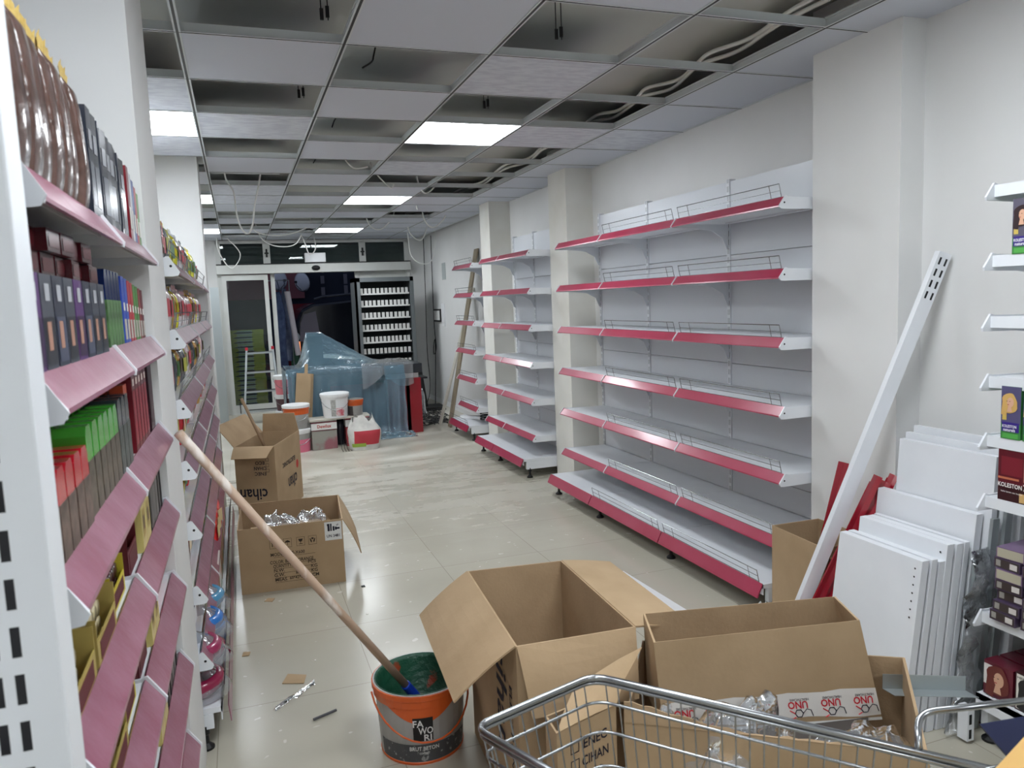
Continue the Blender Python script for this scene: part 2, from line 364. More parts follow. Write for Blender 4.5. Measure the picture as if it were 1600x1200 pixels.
# transom lights above the header
m = MB()
for a, b in ((-.24, -.17), (.42, .52), (1.83, 1.93), (2.53, 2.60)): m.box((a, YF-.04, 2.205), (b, YF, 2.52))
m.box((-.24, YF-.04, 2.505), (2.6, YF, 2.54)); w1 = struct(m, 'window_1', ALU)
m = MB(); m.box((-.2, YF-.022, 2.205), (2.58, YF-.016, 2.51)); m.build('glass', GLASS, w1)
m = MB()
for x in (.47, 1.88): m.box((x-.012, YF-.07, 2.30), (x+.012, YF-.04, 2.42)); m.box((x-.03, YF-.06, 2.35), (x+.03, YF-.04, 2.37))
m.build('latch', BLK, w1)
m = MB(); m.box((-.3, YF+.3, 2.1), (2.7, YF+.42, 2.735)); 
for k in range(5): m.box((-.3, YF+.27, 2.22+.13*k), (2.7, YF+.3, 2.24+.13*k))
struct(m, 'trim_1', mat('shutter housing', (70, 74, 76), .6))
# driver box above the door
t = thing('junction_box', 'small white electrical box fixed above the door header', 'electrical box', (1.155, 11.86, 2.207))
m = MB(); m.box((1.005, 11.80, 2.208), (1.305, 11.92, 2.345)); m.build('case', WHT, t, bevel=.006)
# grey slotted post by the left door jamb
t = thing('slotted_post', 'pale grey slotted metal post standing left of the glass door', 'metal post', (-.27, 11.2, 0))
m = MB(); m.box((-.33, 11.18, 0), (-.22, 11.24, 1.86)); m.build('post', GAL, t)

# ================================================================ street outside
DARK = mat('dark night facade', (46, 52, 66), .9, col2=(34, 38, 50), nscale=.8)
m = MB(); m.box((-4, YF+.05, -.12), (9, 24, -.02)); struct(m, 'street', mat('asphalt', (58, 58, 62), .85, col2=(46, 46, 50), nscale=20))
m = MB(); m.box((-4, 17.5, 0), (9, 18, 7)); struct(m, 'exterior_wall', DARK)
m = MB(); m.box((-.9, 17.4, 1.75), (1.42, 17.5, 2.735)); struct(m, 'exterior_wall', mat('dusty pink render', (150, 92, 96), .9))
m = MB(); m.box((.9, 15.9, 0), (1.7, 16.0, 1.62)); tag(m.build('banner', mat('red banner cloth', (120, 24, 34), .8)), 'dark red hanging banner behind the parked van outside', 'banner')
dish = thing('satellite_dish', 'x', 'satellite dish', (0,0,0), 0, 'satellite dishes across the street')
m = MB(); m.T = Matrix.Rotation(-PI/2*.9, 4, 'X') @ Matrix.Diagonal((.85, 1, 1, 1)); m.lathe([(.0, .0), (.10, .008), (.17, .03), (.21, .055), (.214, .055), (.17, .024), (.10, 0), (0, -.008)]); m.build('reflector', WHT, dish, smooth=True)
m = MB(); m.tube([(0, .02, -.02), (0, .1, -.12), (0, .29, -.12)], .012); m.tube([(0, 0, -.16), (.01, -.2, -.06), (.01, -.21, 0)], .007); m.box((-.015, -.23, -.015), (.025, -.19, .03)); m.build('dish_arm', BLK, dish)
ds = Series(dish)
ds.put((.91, 17.1, 2.12), .35, 'white satellite dish nearest the glass door leaf, across the street')
ds.put((1.33, 17.1, 2.08), -.6, 'white satellite dish above the left end of the parked van')
m = MB()
for z in (1.8, 2.05):
    m.box((1.78, 17.38, z), (1.86, 17.4, z+.17)); m.box((2.28, 17.38, z-.02), (2.36, 17.4, z+.2))
m.box((2.55, 17.38, 1.8), (2.85, 17.4, 2.3)); struct(m, 'window_2', mat('pale lit curtain', (120, 116, 120), .8))
# the van
van = thing('van', 'very dark blue van parked right outside the open door', 'van', (2.9, 14.6, 0))
VB = mat('dark blue car paint', (14, 18, 30), .25, coat=.6)
prof = [(.97, .35), (.93, .9), (.97, 1.30), (1.05, 1.50), (1.25, 1.60), (2.0, 1.66), (3.6, 1.68), (4.4, 1.62), (5.0, 1.15), (5.6, 1.0), (5.7, .35)]
m = MB(); m.prism(prof, lambda p, t: (p[0], t, p[1]), 13.9, 15.5); m.build('body', VB, van, bevel=.05)
m = MB(); m.prism([(1.0, .95), (1.03, 1.27), (1.10, 1.42), (1.3, 1.47), (1.36, .95)], lambda p, t: (p[0], t, p[1]), 13.885, 13.905); m.build('rear_side_window', mat('smoked car glass', (120, 112, 124), .12), van)
m = MB(); m.tube([(1.3, 14.0, 1.68), (1.45, 14.0, 1.72), (2.0, 14.0, 1.755), (3.4, 14.0, 1.775)], .022); m.build('roof_rail', mat('rail grey', (90, 92, 98), .4, .5), van)
m = MB(); m.box((.955, 13.88, .72), (1.0, 13.93, .95)); m.build('tail_light', mat('tail lamp', (255, 150, 90), .3, emit=1.2), van)
m = MB(); m.prism([(.97+.33+.32*math.cos(a*PI/10), .34+.32*math.sin(a*PI/10)) for a in range(20)], lambda p, t: (p[0], t, p[1]), 13.88, 14.1); m.build('wheel', BLK, van)
m = MB(); m.prism([(4.6+.33+.32*math.cos(a*PI/10), .34+.32*math.sin(a*PI/10)) for a in range(20)], lambda p, t: (p[0], t, p[1]), 13.88, 14.1); m.build('wheel', BLK, van)
# sign post with PL
t = thing('street_sign', 'round white sign lettered PL beside the parked van', 'sign', (.86, 13.4, 0))
m = MB(); m.box((.8, 13.41, 0), (.93, 13.45, .95)); m.build('post', mat('green board', (34, 74, 52), .7), t)
m = MB(); m.prism([(.87+.095*math.cos(a*PI/12), 1.05+.095*math.sin(a*PI/12)) for a in range(24)], lambda p, t: (p[0], t, p[1]), 13.40, 13.43); m.build('disc', mat('sign white', (150, 158, 160), .7), t)
m = MB(); text(m, 'PL', (.87, 13.399, 1.01), (1,0,0), (0,0,1), .11, .02); m.build('lettering', INK, t)
# clothes hanging outside
def garment(x, y, zt, zb, wd, mm, label, name='hanging_coat'):
    m = MB(); g = []
    for i in range(13):
        f = i/12; z = zt+(zb-zt)*f; ww = wd*(.45+.55*min(1, f*4)); row = []
        for j in range(15):
            a = 2*PI*j/14; row.append((x+ww/2*math.cos(a)+.01*math.sin(7*f+x*30), y+.07*math.sin(a)*(1+.3*math.sin(5*a)), z))
        g.append(row)
    m.grid(g); m.tube([(x, 12.63, 1.975), (x+.02, y, zt+.06), (x, y, zt-.02)], .006)
    o = m.build(name, mm, smooth=True); tag(o, label, 'coat', 'coats hanging outside the door'); return o
garment(.62, 12.5, 1.80, .55, .16, mat('navy cloth', (40, 52, 84), .9, col2=(70, 84, 116), nscale=9), 'navy coat hanging just outside the open door, nearest the glass leaf')
garment(.72, 12.75, 1.85, .70, .13, mat('pale blue cloth', (120, 130, 156), .9, col2=(80, 90, 120), nscale=9), 'pale blue coat hanging between the navy coat and the white roll')
m = MB(); m.tube([(.75, 12.4, 1.80), (.86, 12.5, .80)], .045, 14); tag(m.build('rolled_banner', mat('offwhite roll', (176, 170, 176), .8)), 'off-white long roll leaning outside the open door', 'roll')
m = MB(); m.tube([(.44, 12.62, 1.98), (.80, 12.62, 1.98)], .008); m.tube([(.44, 12.62, 1.98), (.44, 12.62, -.02)], .008); m.tube([(.80, 12.62, 1.98), (.80, 12.80, -.02)], .008)
tag(m.build('clothes_rail', GAL), 'metal rail carrying the coats outside the door', 'clothes rail')
# stack of yellow cartons seen through the glass leaf
yc = thing('yellow_carton', 'x', 'carton', (0,0,0), 0, 'flat yellow cartons stacked outside behind the glass door')
m = MB(); m.box((-.30, -.18, 0), (.29, .18, .072)); m.build('box', mat('yellow carton', (178, 178, 66), .7, col2=(160, 164, 80), nscale=8), yc, bevel=.002)
m = MB(); m.cur = 0; m.box((-.10, -.1812, .004), (.12, -.18, .068)); m.cur = 1
m.add([(-.16, -.1825, .03), (-.1, -.1825, .05), (.1, -.1825, .05), (.15, -.1825, .036), (.1, -.1825, .022), (-.12, -.1825, .022)], [(0,1,2,3,4,5)]); m.build('printed_picture', [mat('pale print', (170, 184, 170), .7), mat('tool print', (46, 52, 60), .6)], yc)
ys = Series(yc)
for k in range(17):
    ys.put((.065+R.uniform(-.008, .008), 12.62+R.uniform(-.01, .01), -.02+.0735*k), R.uniform(-.02, .02), 'flat yellow carton with tool picture, in the stack outside the glass door', None)

# ================================================================ steel shelving
def shelving(label, group, xb, sg, ys, levels, depth, bdepth, bz, htop, strip, guards=(), strip_h=.04, bslant=.03, seams=(.494, 1.118, 1.743), upr=SHW, film_wrap=False, slots=True, feet_gap=.075):
    X = lambda d: xb+sg*d
    y0, y1 = ys[0], ys[-1]
    t = thing('shelving_unit', label, 'shelving', (X(0), (y0+y1)/2, 0), 0, group)
    def bx(m, d0, d1, a, b, z0, z1): m.box((min(X(d0), X(d1)), a, z0), (max(X(d0), X(d1)), b, z1))
    up = slotted('slotted upright', 1) if slots else SHW
    for y in ys:
        m = MB(); bx(m, -.035, .008, y-.015, y+.015, .015, htop+.012); m.build('upright', up, t)
    for i in range(len(ys)-1):
        a, b = ys[i]+.016, ys[i+1]-.016; m = MB(); zz = [bz-.05]+[q for q in seams if q > bz+.1]+[htop]
        for k in range(len(zz)-1): bx(m, -.02, .002, a, b, zz[k]+.0015, zz[k+1]-.0015)
        m.build('back_panel', PNW, t)
    D = depth; H = strip_h
    bp = [(0, -.17), (.02, -.165), (.05, -.10), (.12, -.062), (.24, -.048), (D-.03, -.045), (D+.001, -H-.004), (D+.003, -H+.006), (D-.03, .01), (D-.045, .006), (0, -.004)]
    for li, z in enumerate(levels):
        for i in range(len(ys)-1):
            a, b = ys[i], ys[i+1]
            m = MB(); bx(m, .004, D-.045, a+.003, b-.003, z-.026, z-.023); bx(m, .004, D-.036, a+.003, b-.003, z-.003, z); bx(m, D-.040, D-.036, a+.003, b-.003, z-.032, z); bx(m, .004, .008, a+.003, b-.003, z-.026, z)
            bx(m, .06, .10, a+.1, b-.1, z-.034, z-.026)
            sh = m.build('shelf', SHW, t)
            for y in ([a] if i < len(ys)-2 else [a, b]):
                m = MB(); m.prism(bp, lambda p, q: (X(p[0]), q, z+p[1]), y-.0035, y+.0035); m.build('bracket', SHW, sh)
            if i == 0:
                m = MB(); yq = a-.0045; pp = [(.0, -.050), (D-.018, -H-.010), (D-.002, -H-.008), (D+.005, -H+.004), (D-.026, .010), (D-.036, .010), (D-.045, .001), (.0, .0)]
                m.prism(pp, lambda p, q: (X(p[0]), q, z+p[1]), yq-.0015, yq+.001); pe = m.build('end_plate', SHW, sh)
                m = MB(); m.prism([(D-.022+.0045*math.cos(a_*PI/4), -.022+.0045*math.sin(a_*PI/4)) for a_ in range(8)], lambda p, q: (X(p[0]), q, z+p[1]), yq-.002, yq-.0012); m.build('bolt_hole', BLK, sh)
            if strip:
                sp = [(D-.034, .006), (D-.001, -H+.006), (D, -H), (D-.005, -H-.001), (D-.0375, .003)]
                m = MB(); m.prism(sp, lambda p, q: (X(p[0]), q, z+p[1]), a+.005, b-.005); m.build('price_strip', strip, sh)
            else:
                m = MB(); bx(m, D-.036, D-.03, a+.003, b-.003, z-.034, z+.002); m.build('shelf_lip', SHW, sh)
            if (li, i) in guards: guard(X, a+.03, b-.03, D-.04, z, sh)
    # base deck
    for i in range(len(ys)-1):
        a, b = ys[i], ys[i+1]
        m = MB(); bx(m, .004, bdepth-.03, a+.002, b-.002, bz-.02, bz); bx(m, bdepth-.034, bdepth-.03, a+.002, b-.002, bz-.05, bz)
        sh = m.build('base_shelf', SHW, t)
        if strip:
            sp = [(bdepth-bslant, .004), (bdepth-.001, -.055), (bdepth, -.062), (bdepth-.004, -.063), (bdepth-bslant-.004, .001)]
            m = MB(); m.prism(sp, lambda p, q: (X(p[0]), q, bz+p[1]), a+.005, b-.005); m.build('price_strip', strip, sh)
        if (-1, i) in guards: guard(X, a+.03, b-.03, bdepth-.035, bz, sh)
    for y in ys:
        yy = min(max(y, y0+.012), y1-.012)
        m = MB(); bx(m, 0, bdepth-.06, yy-.012, yy+.012, feet_gap, bz-.021); lg = m.build('base_leg', SHW, t)
        m = MB(); m.lathe([(.026, 0), (.026, .008), (.010, .022), (.008, .05), (.013, .055), (.013, feet_gap+.01)], (X(bdepth-.09), yy, 0.001), 14); m.build('foot', BLK, lg, smooth=False)
    return t
def guard(X, a, b, d, z, par):
    m = MB(); h = .062; f = lambda dd, y, zz: (X(dd), y, zz); d0 = d+.004; d1 = d+.018
    r = .0016
    P = lambda y, q: f(d0+(d1-d0)*q, y, z+.002+h*q)
    m.tube([P(a, 0), P(a, 1), P(b, 1), P(b, 0)], .0022, 6); m.tube([P(a, .08), P(b, .08)], r, 5); m.tube([P(a, .52), P(b, .52)], r, 5)
    for y in (a+.07, b-.1): m.tube([P(y, 0), P(y, 1)], r, 5)
    m.build('wire_guard', CHR, par)

LV = [1.945, 1.625, 1.31, .99, .672, .355]
G = {(l, i) for l in range(-1, 6) for i in (0, 1)}
R1 = shelving('longest empty white shelving run with raspberry price strips, between the two right pillars', 'empty shelving along the right wall', 2.70, -1, [2.86, 3.77, 4.70, 5.44], LV, .385, .51, .165, 2.16, RED, G)
R2 = shelving('empty white shelving without wire guards, between the two farther right pillars', 'empty shelving along the right wall', 2.70, -1, [6.05, 6.85, 7.40], LV, .385, .51, .165, 2.16, RED)
R3 = shelving('farthest empty white shelving, past the last pillar, with brown boards leaning by it', 'empty shelving along the right wall', 2.79, -1, [8.0, 8.75], LV, .385, .51, .165, 2.0, RED, {(l, 0) for l in range(-1, 6)})
LL = [1.715, 1.475, 1.24, 1.03, .82, .59, .35]
L1 = shelving('nearest left shelving full of hair dye and chocolate, film on its strips', 'stocked shelving along the left wall', -.585, 1, [.97, 1.60, 2.255], LL, .395, .44, .15, 2.1, REDF, bslant=.006, strip_h=.046)
GL = {(l, i) for l in range(0, 7) for i in range(3)}
L2 = shelving('left shelving of snack bags between the two white pillars', 'stocked shelving along the left wall', -.585, 1, [2.77, 3.75, 4.73, 5.70], LL, .412, .46, .15, 2.1, REDF, bslant=.006, guards=GL | {(-1, 0), (-1, 1), (-1, 2)}, strip_h=.046)
N1 = shelving('small white shelving of hair colour boxes at right, lips bare of strips', 'partly stocked shelving on the right', 2.59, -1, [.86, 1.765], [1.83, 1.615, 1.425, 1.235, 1.045, .845, .455], .385, .40, .18, 2.1, None, feet_gap=.06)
m = MB(); m.box((2.185, 1.762, .012), (2.215, 1.80, .128)); bl = m.build('front_leg', SHW, N1); m = MB(); m.box((2.192, 1.7612, .07), (2.203, 1.7625, .105)); m.box((2.192, 1.7612, .02), (2.203, 1.7625, .052)); m.build('leg_slots', SLOT, bl)
# the end frame right beside the camera
t = thing('gondola_end_frame', 'blurred slotted white upright frame at the extreme left edge', 'shelving frame', (-.3, .9, 0))
m = MB(); m.box((-.285, .865, .02), (-.197, .925, 2.4)); m.build('upright', slotted('slotted wide upright', 0, lanes=((.30, .40), (.52, .62))), t, bevel=.003)
m = MB(); m.box((-.58, .905, .02), (-.29, .915, 2.3)); m.build('end_panel', PNW, t)
m = MB(); m.box((-.58, .70, 1.02), (-.30, .9, 1.05)); m.prism([(.70, 1.05), (.9, 1.05), (.9, .93), (.72, 1.0)], lambda p, q: (q, p[0], p[1]), -.303, -.30); m.build('end_shelf', SHW, t)

# ================================================================ cardboard cartons
def carton(label, cat, cs, z0, h, flaps=(), name='cardboard_box', th=.005, group=None, m1=CARD, m2=CARDI):
    "cs: four floor corners counter-clockwise; flaps: (side, length, angle from vertical outward, inset)"
    cs = [Vector((c[0], c[1], z0)) for c in cs]; cen = sum(cs, Vector())/4
    t = thing(name, label, cat, (cen.x, cen.y, z0), 0, group)
    m = MB()
    for i in range(4):
        a, b = cs[i], cs[(i+1) % 4]; n = (b-a).cross(Vector((0,0,1))).normalized()
        U = Vector((0,0,h)); m.cur = 0
        m.add([a, b, b+U, a+U], [(0,1,2,3)]); m.cur = 1
        ai, bi = a-n*th+(b-a).normalized()*th, b-n*th-(b-a).normalized()*th
        m.add([ai, bi, bi+U, ai+U], [(0,3,2,1)]); m.cur = 0
        m.add([a+U, b+U, bi+U, ai+U], [(0,1,2,3)])
    m.cur = 1; m.add([c+Vector((0,0,.004)) for c in cs], [(0,1,2,3)]); m.cur = 0; m.add([c.copy() for c in cs], [(0,3,2,1)])
    m.build('box_body', [m1, m2], t, recalc=False)
    for fl in flaps:
        i, L, ang, ins = fl[:4]; bend = fl[4] if len(fl) > 4 else .12
        a, b = cs[i]+Vector((0,0,h)), cs[(i+1) % 4]+Vector((0,0,h)); e = (b-a).normalized(); n = e.cross(Vector((0,0,1))).normalized()
        g = []; K = 6; p = Vector((0,0,0)); an = math.radians(ang)
        for k in range(K+1):
            f = k/K; ins_ = ins*f
            g.append([a+e*(ins_+.002)+p, a+(b-a)*.33+p+e*ins_*.3+n*.004*math.sin(f*3), a+(b-a)*.66+p-e*ins_*.3, b-e*(ins_+.002)+p])
            aa = an+bend*(f-.5); p = p+(n*math.sin(aa)+Vector((0,0,1))*math.cos(aa))*(L/K)
        m = MB(); m.grid(g); o = m.build('flap', m2 if ang < 60 else m1, t, recalc=False, solid=th)
    return t, cs
def face_frame(cs, i, h):
    a, b = cs[i], cs[(i+1) % 4]; x = (b-a).normalized(); n = x.cross(Vector((0,0,1)))
    return (lambda u, z: a+(b-a)*u+Vector((0,0,z))+n*.0008), x
def letter(t, cs, i, h, items, m_=INK, name='printed_lettering'):
    fr, x = face_frame(cs, i, h); m = MB()
    for it in items:
        s, u, z, size = it[:4]; flip = len(it) > 4 and it[4]; wd = it[5] if len(it) > 5 else None; vert = len(it) > 6 and it[6]
        if vert: text(m, s, fr(u, z), Vector((0,0,-1)), x, size, width=wd)
        elif flip: text(m, s, fr(u, z), -x, Vector((0,0,-1)), size, width=wd)
        else: text(m, s, fr(u, z), x, Vector((0,0,1)), size, width=wd)
    return m.build(name, m_, t, recalc=False)
def framebox(mb, fr, u, z, w, h, L, x, th=.003):
    c = fr(u, z); Z = Vector((0,0,1))
    for dx0, dx1, dz0, dz1 in ((-w, w, -h, -h+th), (-w, w, h-th, h), (-w, -w+th, -h, h), (w-th, w, -h, h)):
        mb.add([c+x*dx0+Z*dz0, c+x*dx1+Z*dz0, c+x*dx1+Z*dz1, c+x*dx0+Z*dz1], [(0,1,2,3)])

# big open box in the foreground
tA, cA = carton('large open cardboard box with flaps folded out, right beside the green-stained paint bucket', 'cardboard box', [(.645, 1.875), (1.0, 1.85), (1.03, 2.45), (.69, 2.495)], 0, .6,
    [(3, .22, 128, .005, .25), (0, .19, 163, .02, .2), (1, .19, 100, .0, .1)])
letter(tA, cA, 3, .6, [('cihan', .62, .36, .17, False, .34, True), ('ELECTRONIC', .86, .30, .04, False, .3, True)])
# box with battery label, next to the left rack
tB, cB = carton('low open cardboard box with shipping table print and a UN 3481 sticker', 'cardboard box', [(-.09, 4.272), (.464, 4.235), (.51, 4.80), (-.07, 4.85)], 0, .362, [(1, .24, 158, .03, .25)])
fr, xx = face_frame(cB, 0, .36); m = MB()
for u in (.33, .46, .585, .70): framebox(m, fr, u, .262, .022, .025, .36, xx, .0016)
def tri(c, pts): m.add([c+xx*p[0]+Vector((0,0,p[1])) for p in pts], [tuple(range(len(pts)))])
c = fr(.33, .262)
for dx in (-.008, .008): tri(c, [(dx-.002, -.014), (dx+.002, -.014), (dx+.002, .006), (dx-.002, .006)]); tri(c, [(dx-.006, .005), (dx+.006, .005), (dx, .015)])
c = fr(.46, .262); tri(c, [(-.016, .002), (.016, .002), (.010, .010), (0, .015), (-.010, .010)]); tri(c, [(-.001, -.014), (.001, -.014), (.001, .002), (-.001, .002)])
c = fr(.585, .262); tri(c, [(-.012, .014), (.012, .014), (.008, .001), (0, -.003), (-.008, .001)]); tri(c, [(-.0015, -.014), (.0015, -.014), (.0015, 0), (-.0015, 0)]); tri(c, [(-.01, -.016), (.01, -.016), (.01, -.013), (-.01, -.013)])
c = fr(.70, .262); tri(c, [(-.006, .004), (.006, .004), (.006, .014), (-.006, .014)]); tri(c, [(-.015, .01), (-.011, .01), (-.003, -.006), (-.006, -.015), (-.012, -.006)]); tri(c, [(.015, .01), (.012, -.006), (.006, -.015), (.003, -.006), (.011, .01)])
m.build('handling_symbols', INKB, tB, recalc=False)
letter(tB, cB, 0, .36, [('MODEL: BTS-X600', .455, .195, .026, False, .18), ('COLOR: BLACK ORANGE', .49, .152, .026, False, .23), ('QUANTITY:', .40, .128, .026, False, .10), ('2', .56, .132, .026), ('PCS', .68, .134, .026),
    ('N.W.', .365, .104, .026), ('17', .56, .11, .024), ('KG', .70, .108, .026), ('G.W.', .365, .078, .026), ('8', .53, .082, .024), ('KG', .70, .083, .026), ('MEAS.', .38, .052, .026), ('60*42*56', .53, .055, .022, False, .08), ('5 CM', .69, .057, .026)], INKB)
m = MB()
for z in (.187, .145, .121, .096, .07, .044): tri(fr(.52, z), [(-.11, 0), (.11, .0), (.11, .0016), (-.11, .0016)])
m.build('printed_rules', INKB, tB, recalc=False)
m = MB(); c = fr(.905, .30)
n_ = xx.cross(Vector((0,0,1)))*.001
m.add([c+n_+xx*p[0]+Vector((0,0,p[1])) for p in ((-.046, -.052), (.046, -.052), (.046, .052), (-.046, .052))], [(0,1,2,3)]); st = m.build('battery_label', WPAP, tB, recalc=False)
m = MB(); c = c+n_*1.6
for q in ((-.03, .0, .012, .03), (-.015, .0, .008, .042), (-.032, .03, .014, .012), (-.002, .0, .01, .026), (.01, .004, .01, .018), (.018, .008, .018, .01), (.02, .026, .003, .01), (.026, .03, .003, .008)):
    m.add([c+xx*a+Vector((0,0,b)) for a, b in ((q[0], q[1]), (q[0]+q[2], q[1]), (q[0]+q[2], q[1]+q[3]), (q[0], q[1]+q[3]))], [(0,1,2,3)])
text(m, 'UN 3481', c+Vector((0,0,-.035)), xx, (0,0,1), .022, .02, .07); m.build('label_print', INK, st, recalc=False)
# farther box with the upside-down print
tC, cC = carton('tall open cardboard box printed cihan upside down, behind the low labelled box', 'cardboard box', [(-.10, 5.83), (.178, 5.73), (.40, 6.37), (.12, 6.47)], 0, .55,
    [(0, .14, 118, .02, .2), (2, .15, -8, .02, .1), (3, .2, 40, .02, .1)])
letter(tC, cC, 0, .55, [('cihan', .42, .235, .12, True, .2), ('ENEC', .62, .36, .035, True), ('CIHAN', .62, .40, .035, True, .09), ('ECO', .62, .44, .035, True)])
fr, xx = face_frame(cC, 0, .55); m = MB()
for z in (.37, .41, .45): framebox(m, fr, .80, z, .012, .012, 0, xx, .002)
for u in (.4, .52, .64, .75): framebox(m, fr, u, .495, .016, .018, 0, xx, .002)
m.build('printed_boxes', INK, tC, recalc=False)
letter(tC, cC, 1, .55, [('cihan', .60, .24, .14, True, .24), ('ELECTRONIC', .50, .38, .05, True, .34)])
fr, xx = face_frame(cC, 1, .55); m = MB(); m.add([fr(.83, .30)+xx*.035*math.cos(a*PI/8)+Vector((0,0,.035*math.sin(a*PI/8))) for a in range(16)], [tuple(range(16))]); m.build('printed_dot', REDI, tC, recalc=False)
# slim box standing against the pillar at right
tE, cE = carton('tall narrow cardboard box beside the pillar, holding one red strip', 'cardboard box', [(2.18, 2.42), (2.45, 2.42), (2.45, 2.76), (2.20, 2.77)], 0, .48, [(0, .05, 150, .01, .1)])
# ENEC box in the front
tG, cG = carton('small brown box printed ENEC, tucked behind the cart front corner', 'cardboard box', [(.645, 1.60), (.835, 1.66), (.815, 1.725), (.65, 1.685)], 0, .5)
m = MB(); m.grid([[(.645, 1.60, .5), (.70, 1.617, .503), (.77, 1.64, .503), (.835, 1.66, .5)], [(.685, 1.65, .518), (.74, 1.67, .525), (.82, 1.69, .528), (.885, 1.71, .53)], [(.732, 1.70, .536), (.81, 1.735, .55), (.90, 1.765, .562), (.985, 1.79, .568)]]); m.build('flap', CARD, tG, recalc=False, solid=.005)
letter(tG, cG, 0, .5, [('ENEC', .62, .43, .036, False, .08), ('ÇIHAN', .62, .385, .036, False, .09), ('ECO', .60, .34, .036, False, .06)])
fr, xx = face_frame(cG, 0, .5); m = MB()
for z in (.442, .397, .352): framebox(m, fr, .28, z, .014, .014, 0, xx, .0025)
m.build('printed_boxes', INK, tG, recalc=False)
# wide torn box holding plastic and the taped box
tF, cF = carton('wide torn cardboard box stuffed with clear plastic, behind the wire cart', 'cardboard box', [(.85, 1.645), (1.42, 1.245), (1.75, 1.62), (1.12, 2.03)], 0, .46, [(1, .10, 175, .0, .1)])
fr, xx = face_frame(cF, 0, .46); m = MB(); g = []
top = [fr(i/30, .46) for i in range(31)]; hgt = [(.05*(1-i/12) if i < 12 else 0)+R.uniform(0, .008) for i in range(31)]
n_ = xx.cross(Vector((0,0,1)))
m.grid([[p for p in top], [p+Vector((0,0,h))-n_*.004 for p, h in zip(top, hgt)]]); m.build('torn_rim', CARDI, tF, recalc=False, solid=.004)
# box sealed with lettered tape lying in the wide box
ct = [Vector((.985, 1.725, .61)), Vector((1.565, 1.60, .615)), Vector((1.60, 1.73, .63)), Vector((1.03, 1.86, .63))]
tU = thing('taped_cardboard_box', 'shallow cardboard box with lettered white tape, tipped into the wide torn box', 'cardboard box', (1.28, 1.72, .33))
ax = Vector((.02, -.02, -1)).normalized(); HB = .27
m = MB(); bot = [p+ax*HB+Vector((.0, 0, -.0)) for p in ct]
bot = [ct[0]+Vector((.02, -.01, -.26)), ct[1]+Vector((.065, -.02, -.295)), ct[2]+Vector((.05, 0, -.28)), ct[3]+Vector((.01, 0, -.25))]
for i in range(4):
    j = (i+1) % 4; m.cur = 0; m.add([bot[i], bot[j], ct[j], ct[i]], [(0,1,2,3)])
    cc = sum(ct, Vector())/4; q = [p+(cc-p)*.02 for p in (bot[i], bot[j], ct[j], ct[i])]; m.cur = 1; m.add(q, [(0,3,2,1)]); m.cur = 0; m.add([ct[i], ct[j], q[2], q[3]], [(0,1,2,3)])
m.add(bot, [(0,3,2,1)]); m.cur = 1; m.add([b+Vector((0,0,.004)) for b in bot], [(0,1,2,3)]); m.build('box_body', [CARD, CARDI], tU, recalc=False)
def bil(u, v, off=.001):
    a = bot[0]+(bot[1]-bot[0])*u; b = ct[0]+(ct[1]-ct[0])*u; n = (bot[1]-bot[0]).cross(ct[0]-bot[0]).normalized(); return a+(b-a)*v+n*off
m = MB(); m.grid([[bil(u/12, .06+.02*math.sin(u), .0012) for u in range(13)], [bil(u/12, .33+.01*math.sin(u*2), .0012) for u in range(13)]])
tp = m.build('tape', mat('printed white tape', (226, 222, 216), .3, coat=.3, bump=.1, bscale=20), tU, recalc=False)
m = MB(); m.grid([[bil(u/12, -.005, .0012) for u in range(13)], [bil(u/12, .025, .0012) for u in range(13)]]); m.build('bottom_tape', WPAP, tU, recalc=False)
mr = MB(); mk = MB(); ux = (bil(1, .2)-bil(0, .2)).normalized(); uy = (bil(.5, .4)-bil(.5, 0)).normalized()
for u in (.10, .24, .45, .62, .775, .93):
    text(mr, 'UNO', bil(u, .245, .0022), -ux, -uy, .030, .025, .058)
    text(mk, 'HEALTHCARE', bil(u+.01, .275, .0022), -ux, -uy, .010, .01, .056)
    c = bil(u, .12, .0022)
    mk.tube([c+ux*.012*math.cos(a*PI/3)+uy*.012*math.sin(a*PI/3) for a in range(6)], .0016, 4, closed=True)
    mk.tube([c+ux*.012, c+ux*.024+uy*.012, c+ux*.036+uy*.008, c+ux*.04-uy*.01], .0013, 4)
    mr.tube([c-ux*.012, c-ux*.026+uy*.01], .0016, 4); mr.tube([c-ux*.010-uy*.01, c-ux*.022-uy*.016], .0016, 4)
mr.build('red_lettering', mat('tape red', (206, 30, 46), .6), tp, recalc=False); mk.build('dark_lettering', INK, tp, recalc=False)
# crumpled clear film
def crumple(name, label, cat, c, sx, sy, sz, mm, seed, n=26, group=None, parent=None):
    r = random.Random(seed); from mathutils import noise
    g = []
    for i in range(n+1):
        row = []
        for j in range(n+1):
            u, v = i/n*2-1, j/n*2-1; rr = max(0, 1-(u*u+v*v)*.55)
            z = sz*(rr*.8+.55*noise.noise(Vector((u*2.3+seed, v*2.3, seed)))+.12*abs(noise.noise(Vector((u*7, v*7+seed, 0)))))*min(1, 2.2*(1-max(abs(u), abs(v))**2))
            row.append((c[0]+sx*u+.25*sx*noise.noise(Vector((u*4, v*4, seed+5))), c[1]+sy*v+.25*sy*noise.noise(Vector((u*4, v*4, seed+9))), c[2]+max(0, z)))
        g.append(row)
    m = MB(); m.grid(g); o = m.build(name, mm, parent, smooth=True, recalc=False)
    if parent is None: tag(o, label, cat, group)
    return o
FILM2 = film('bulky film', (238, 240, 243), (216, 220, 224), .20, .16, .14, .6, 10)
crumple('clear_plastic_wrap', 'crumpled clear plastic bunched in front of the lettered tape', 'plastic wrap', (1.13, 1.545, .36), .15, .075, .15, FILM2, 3)
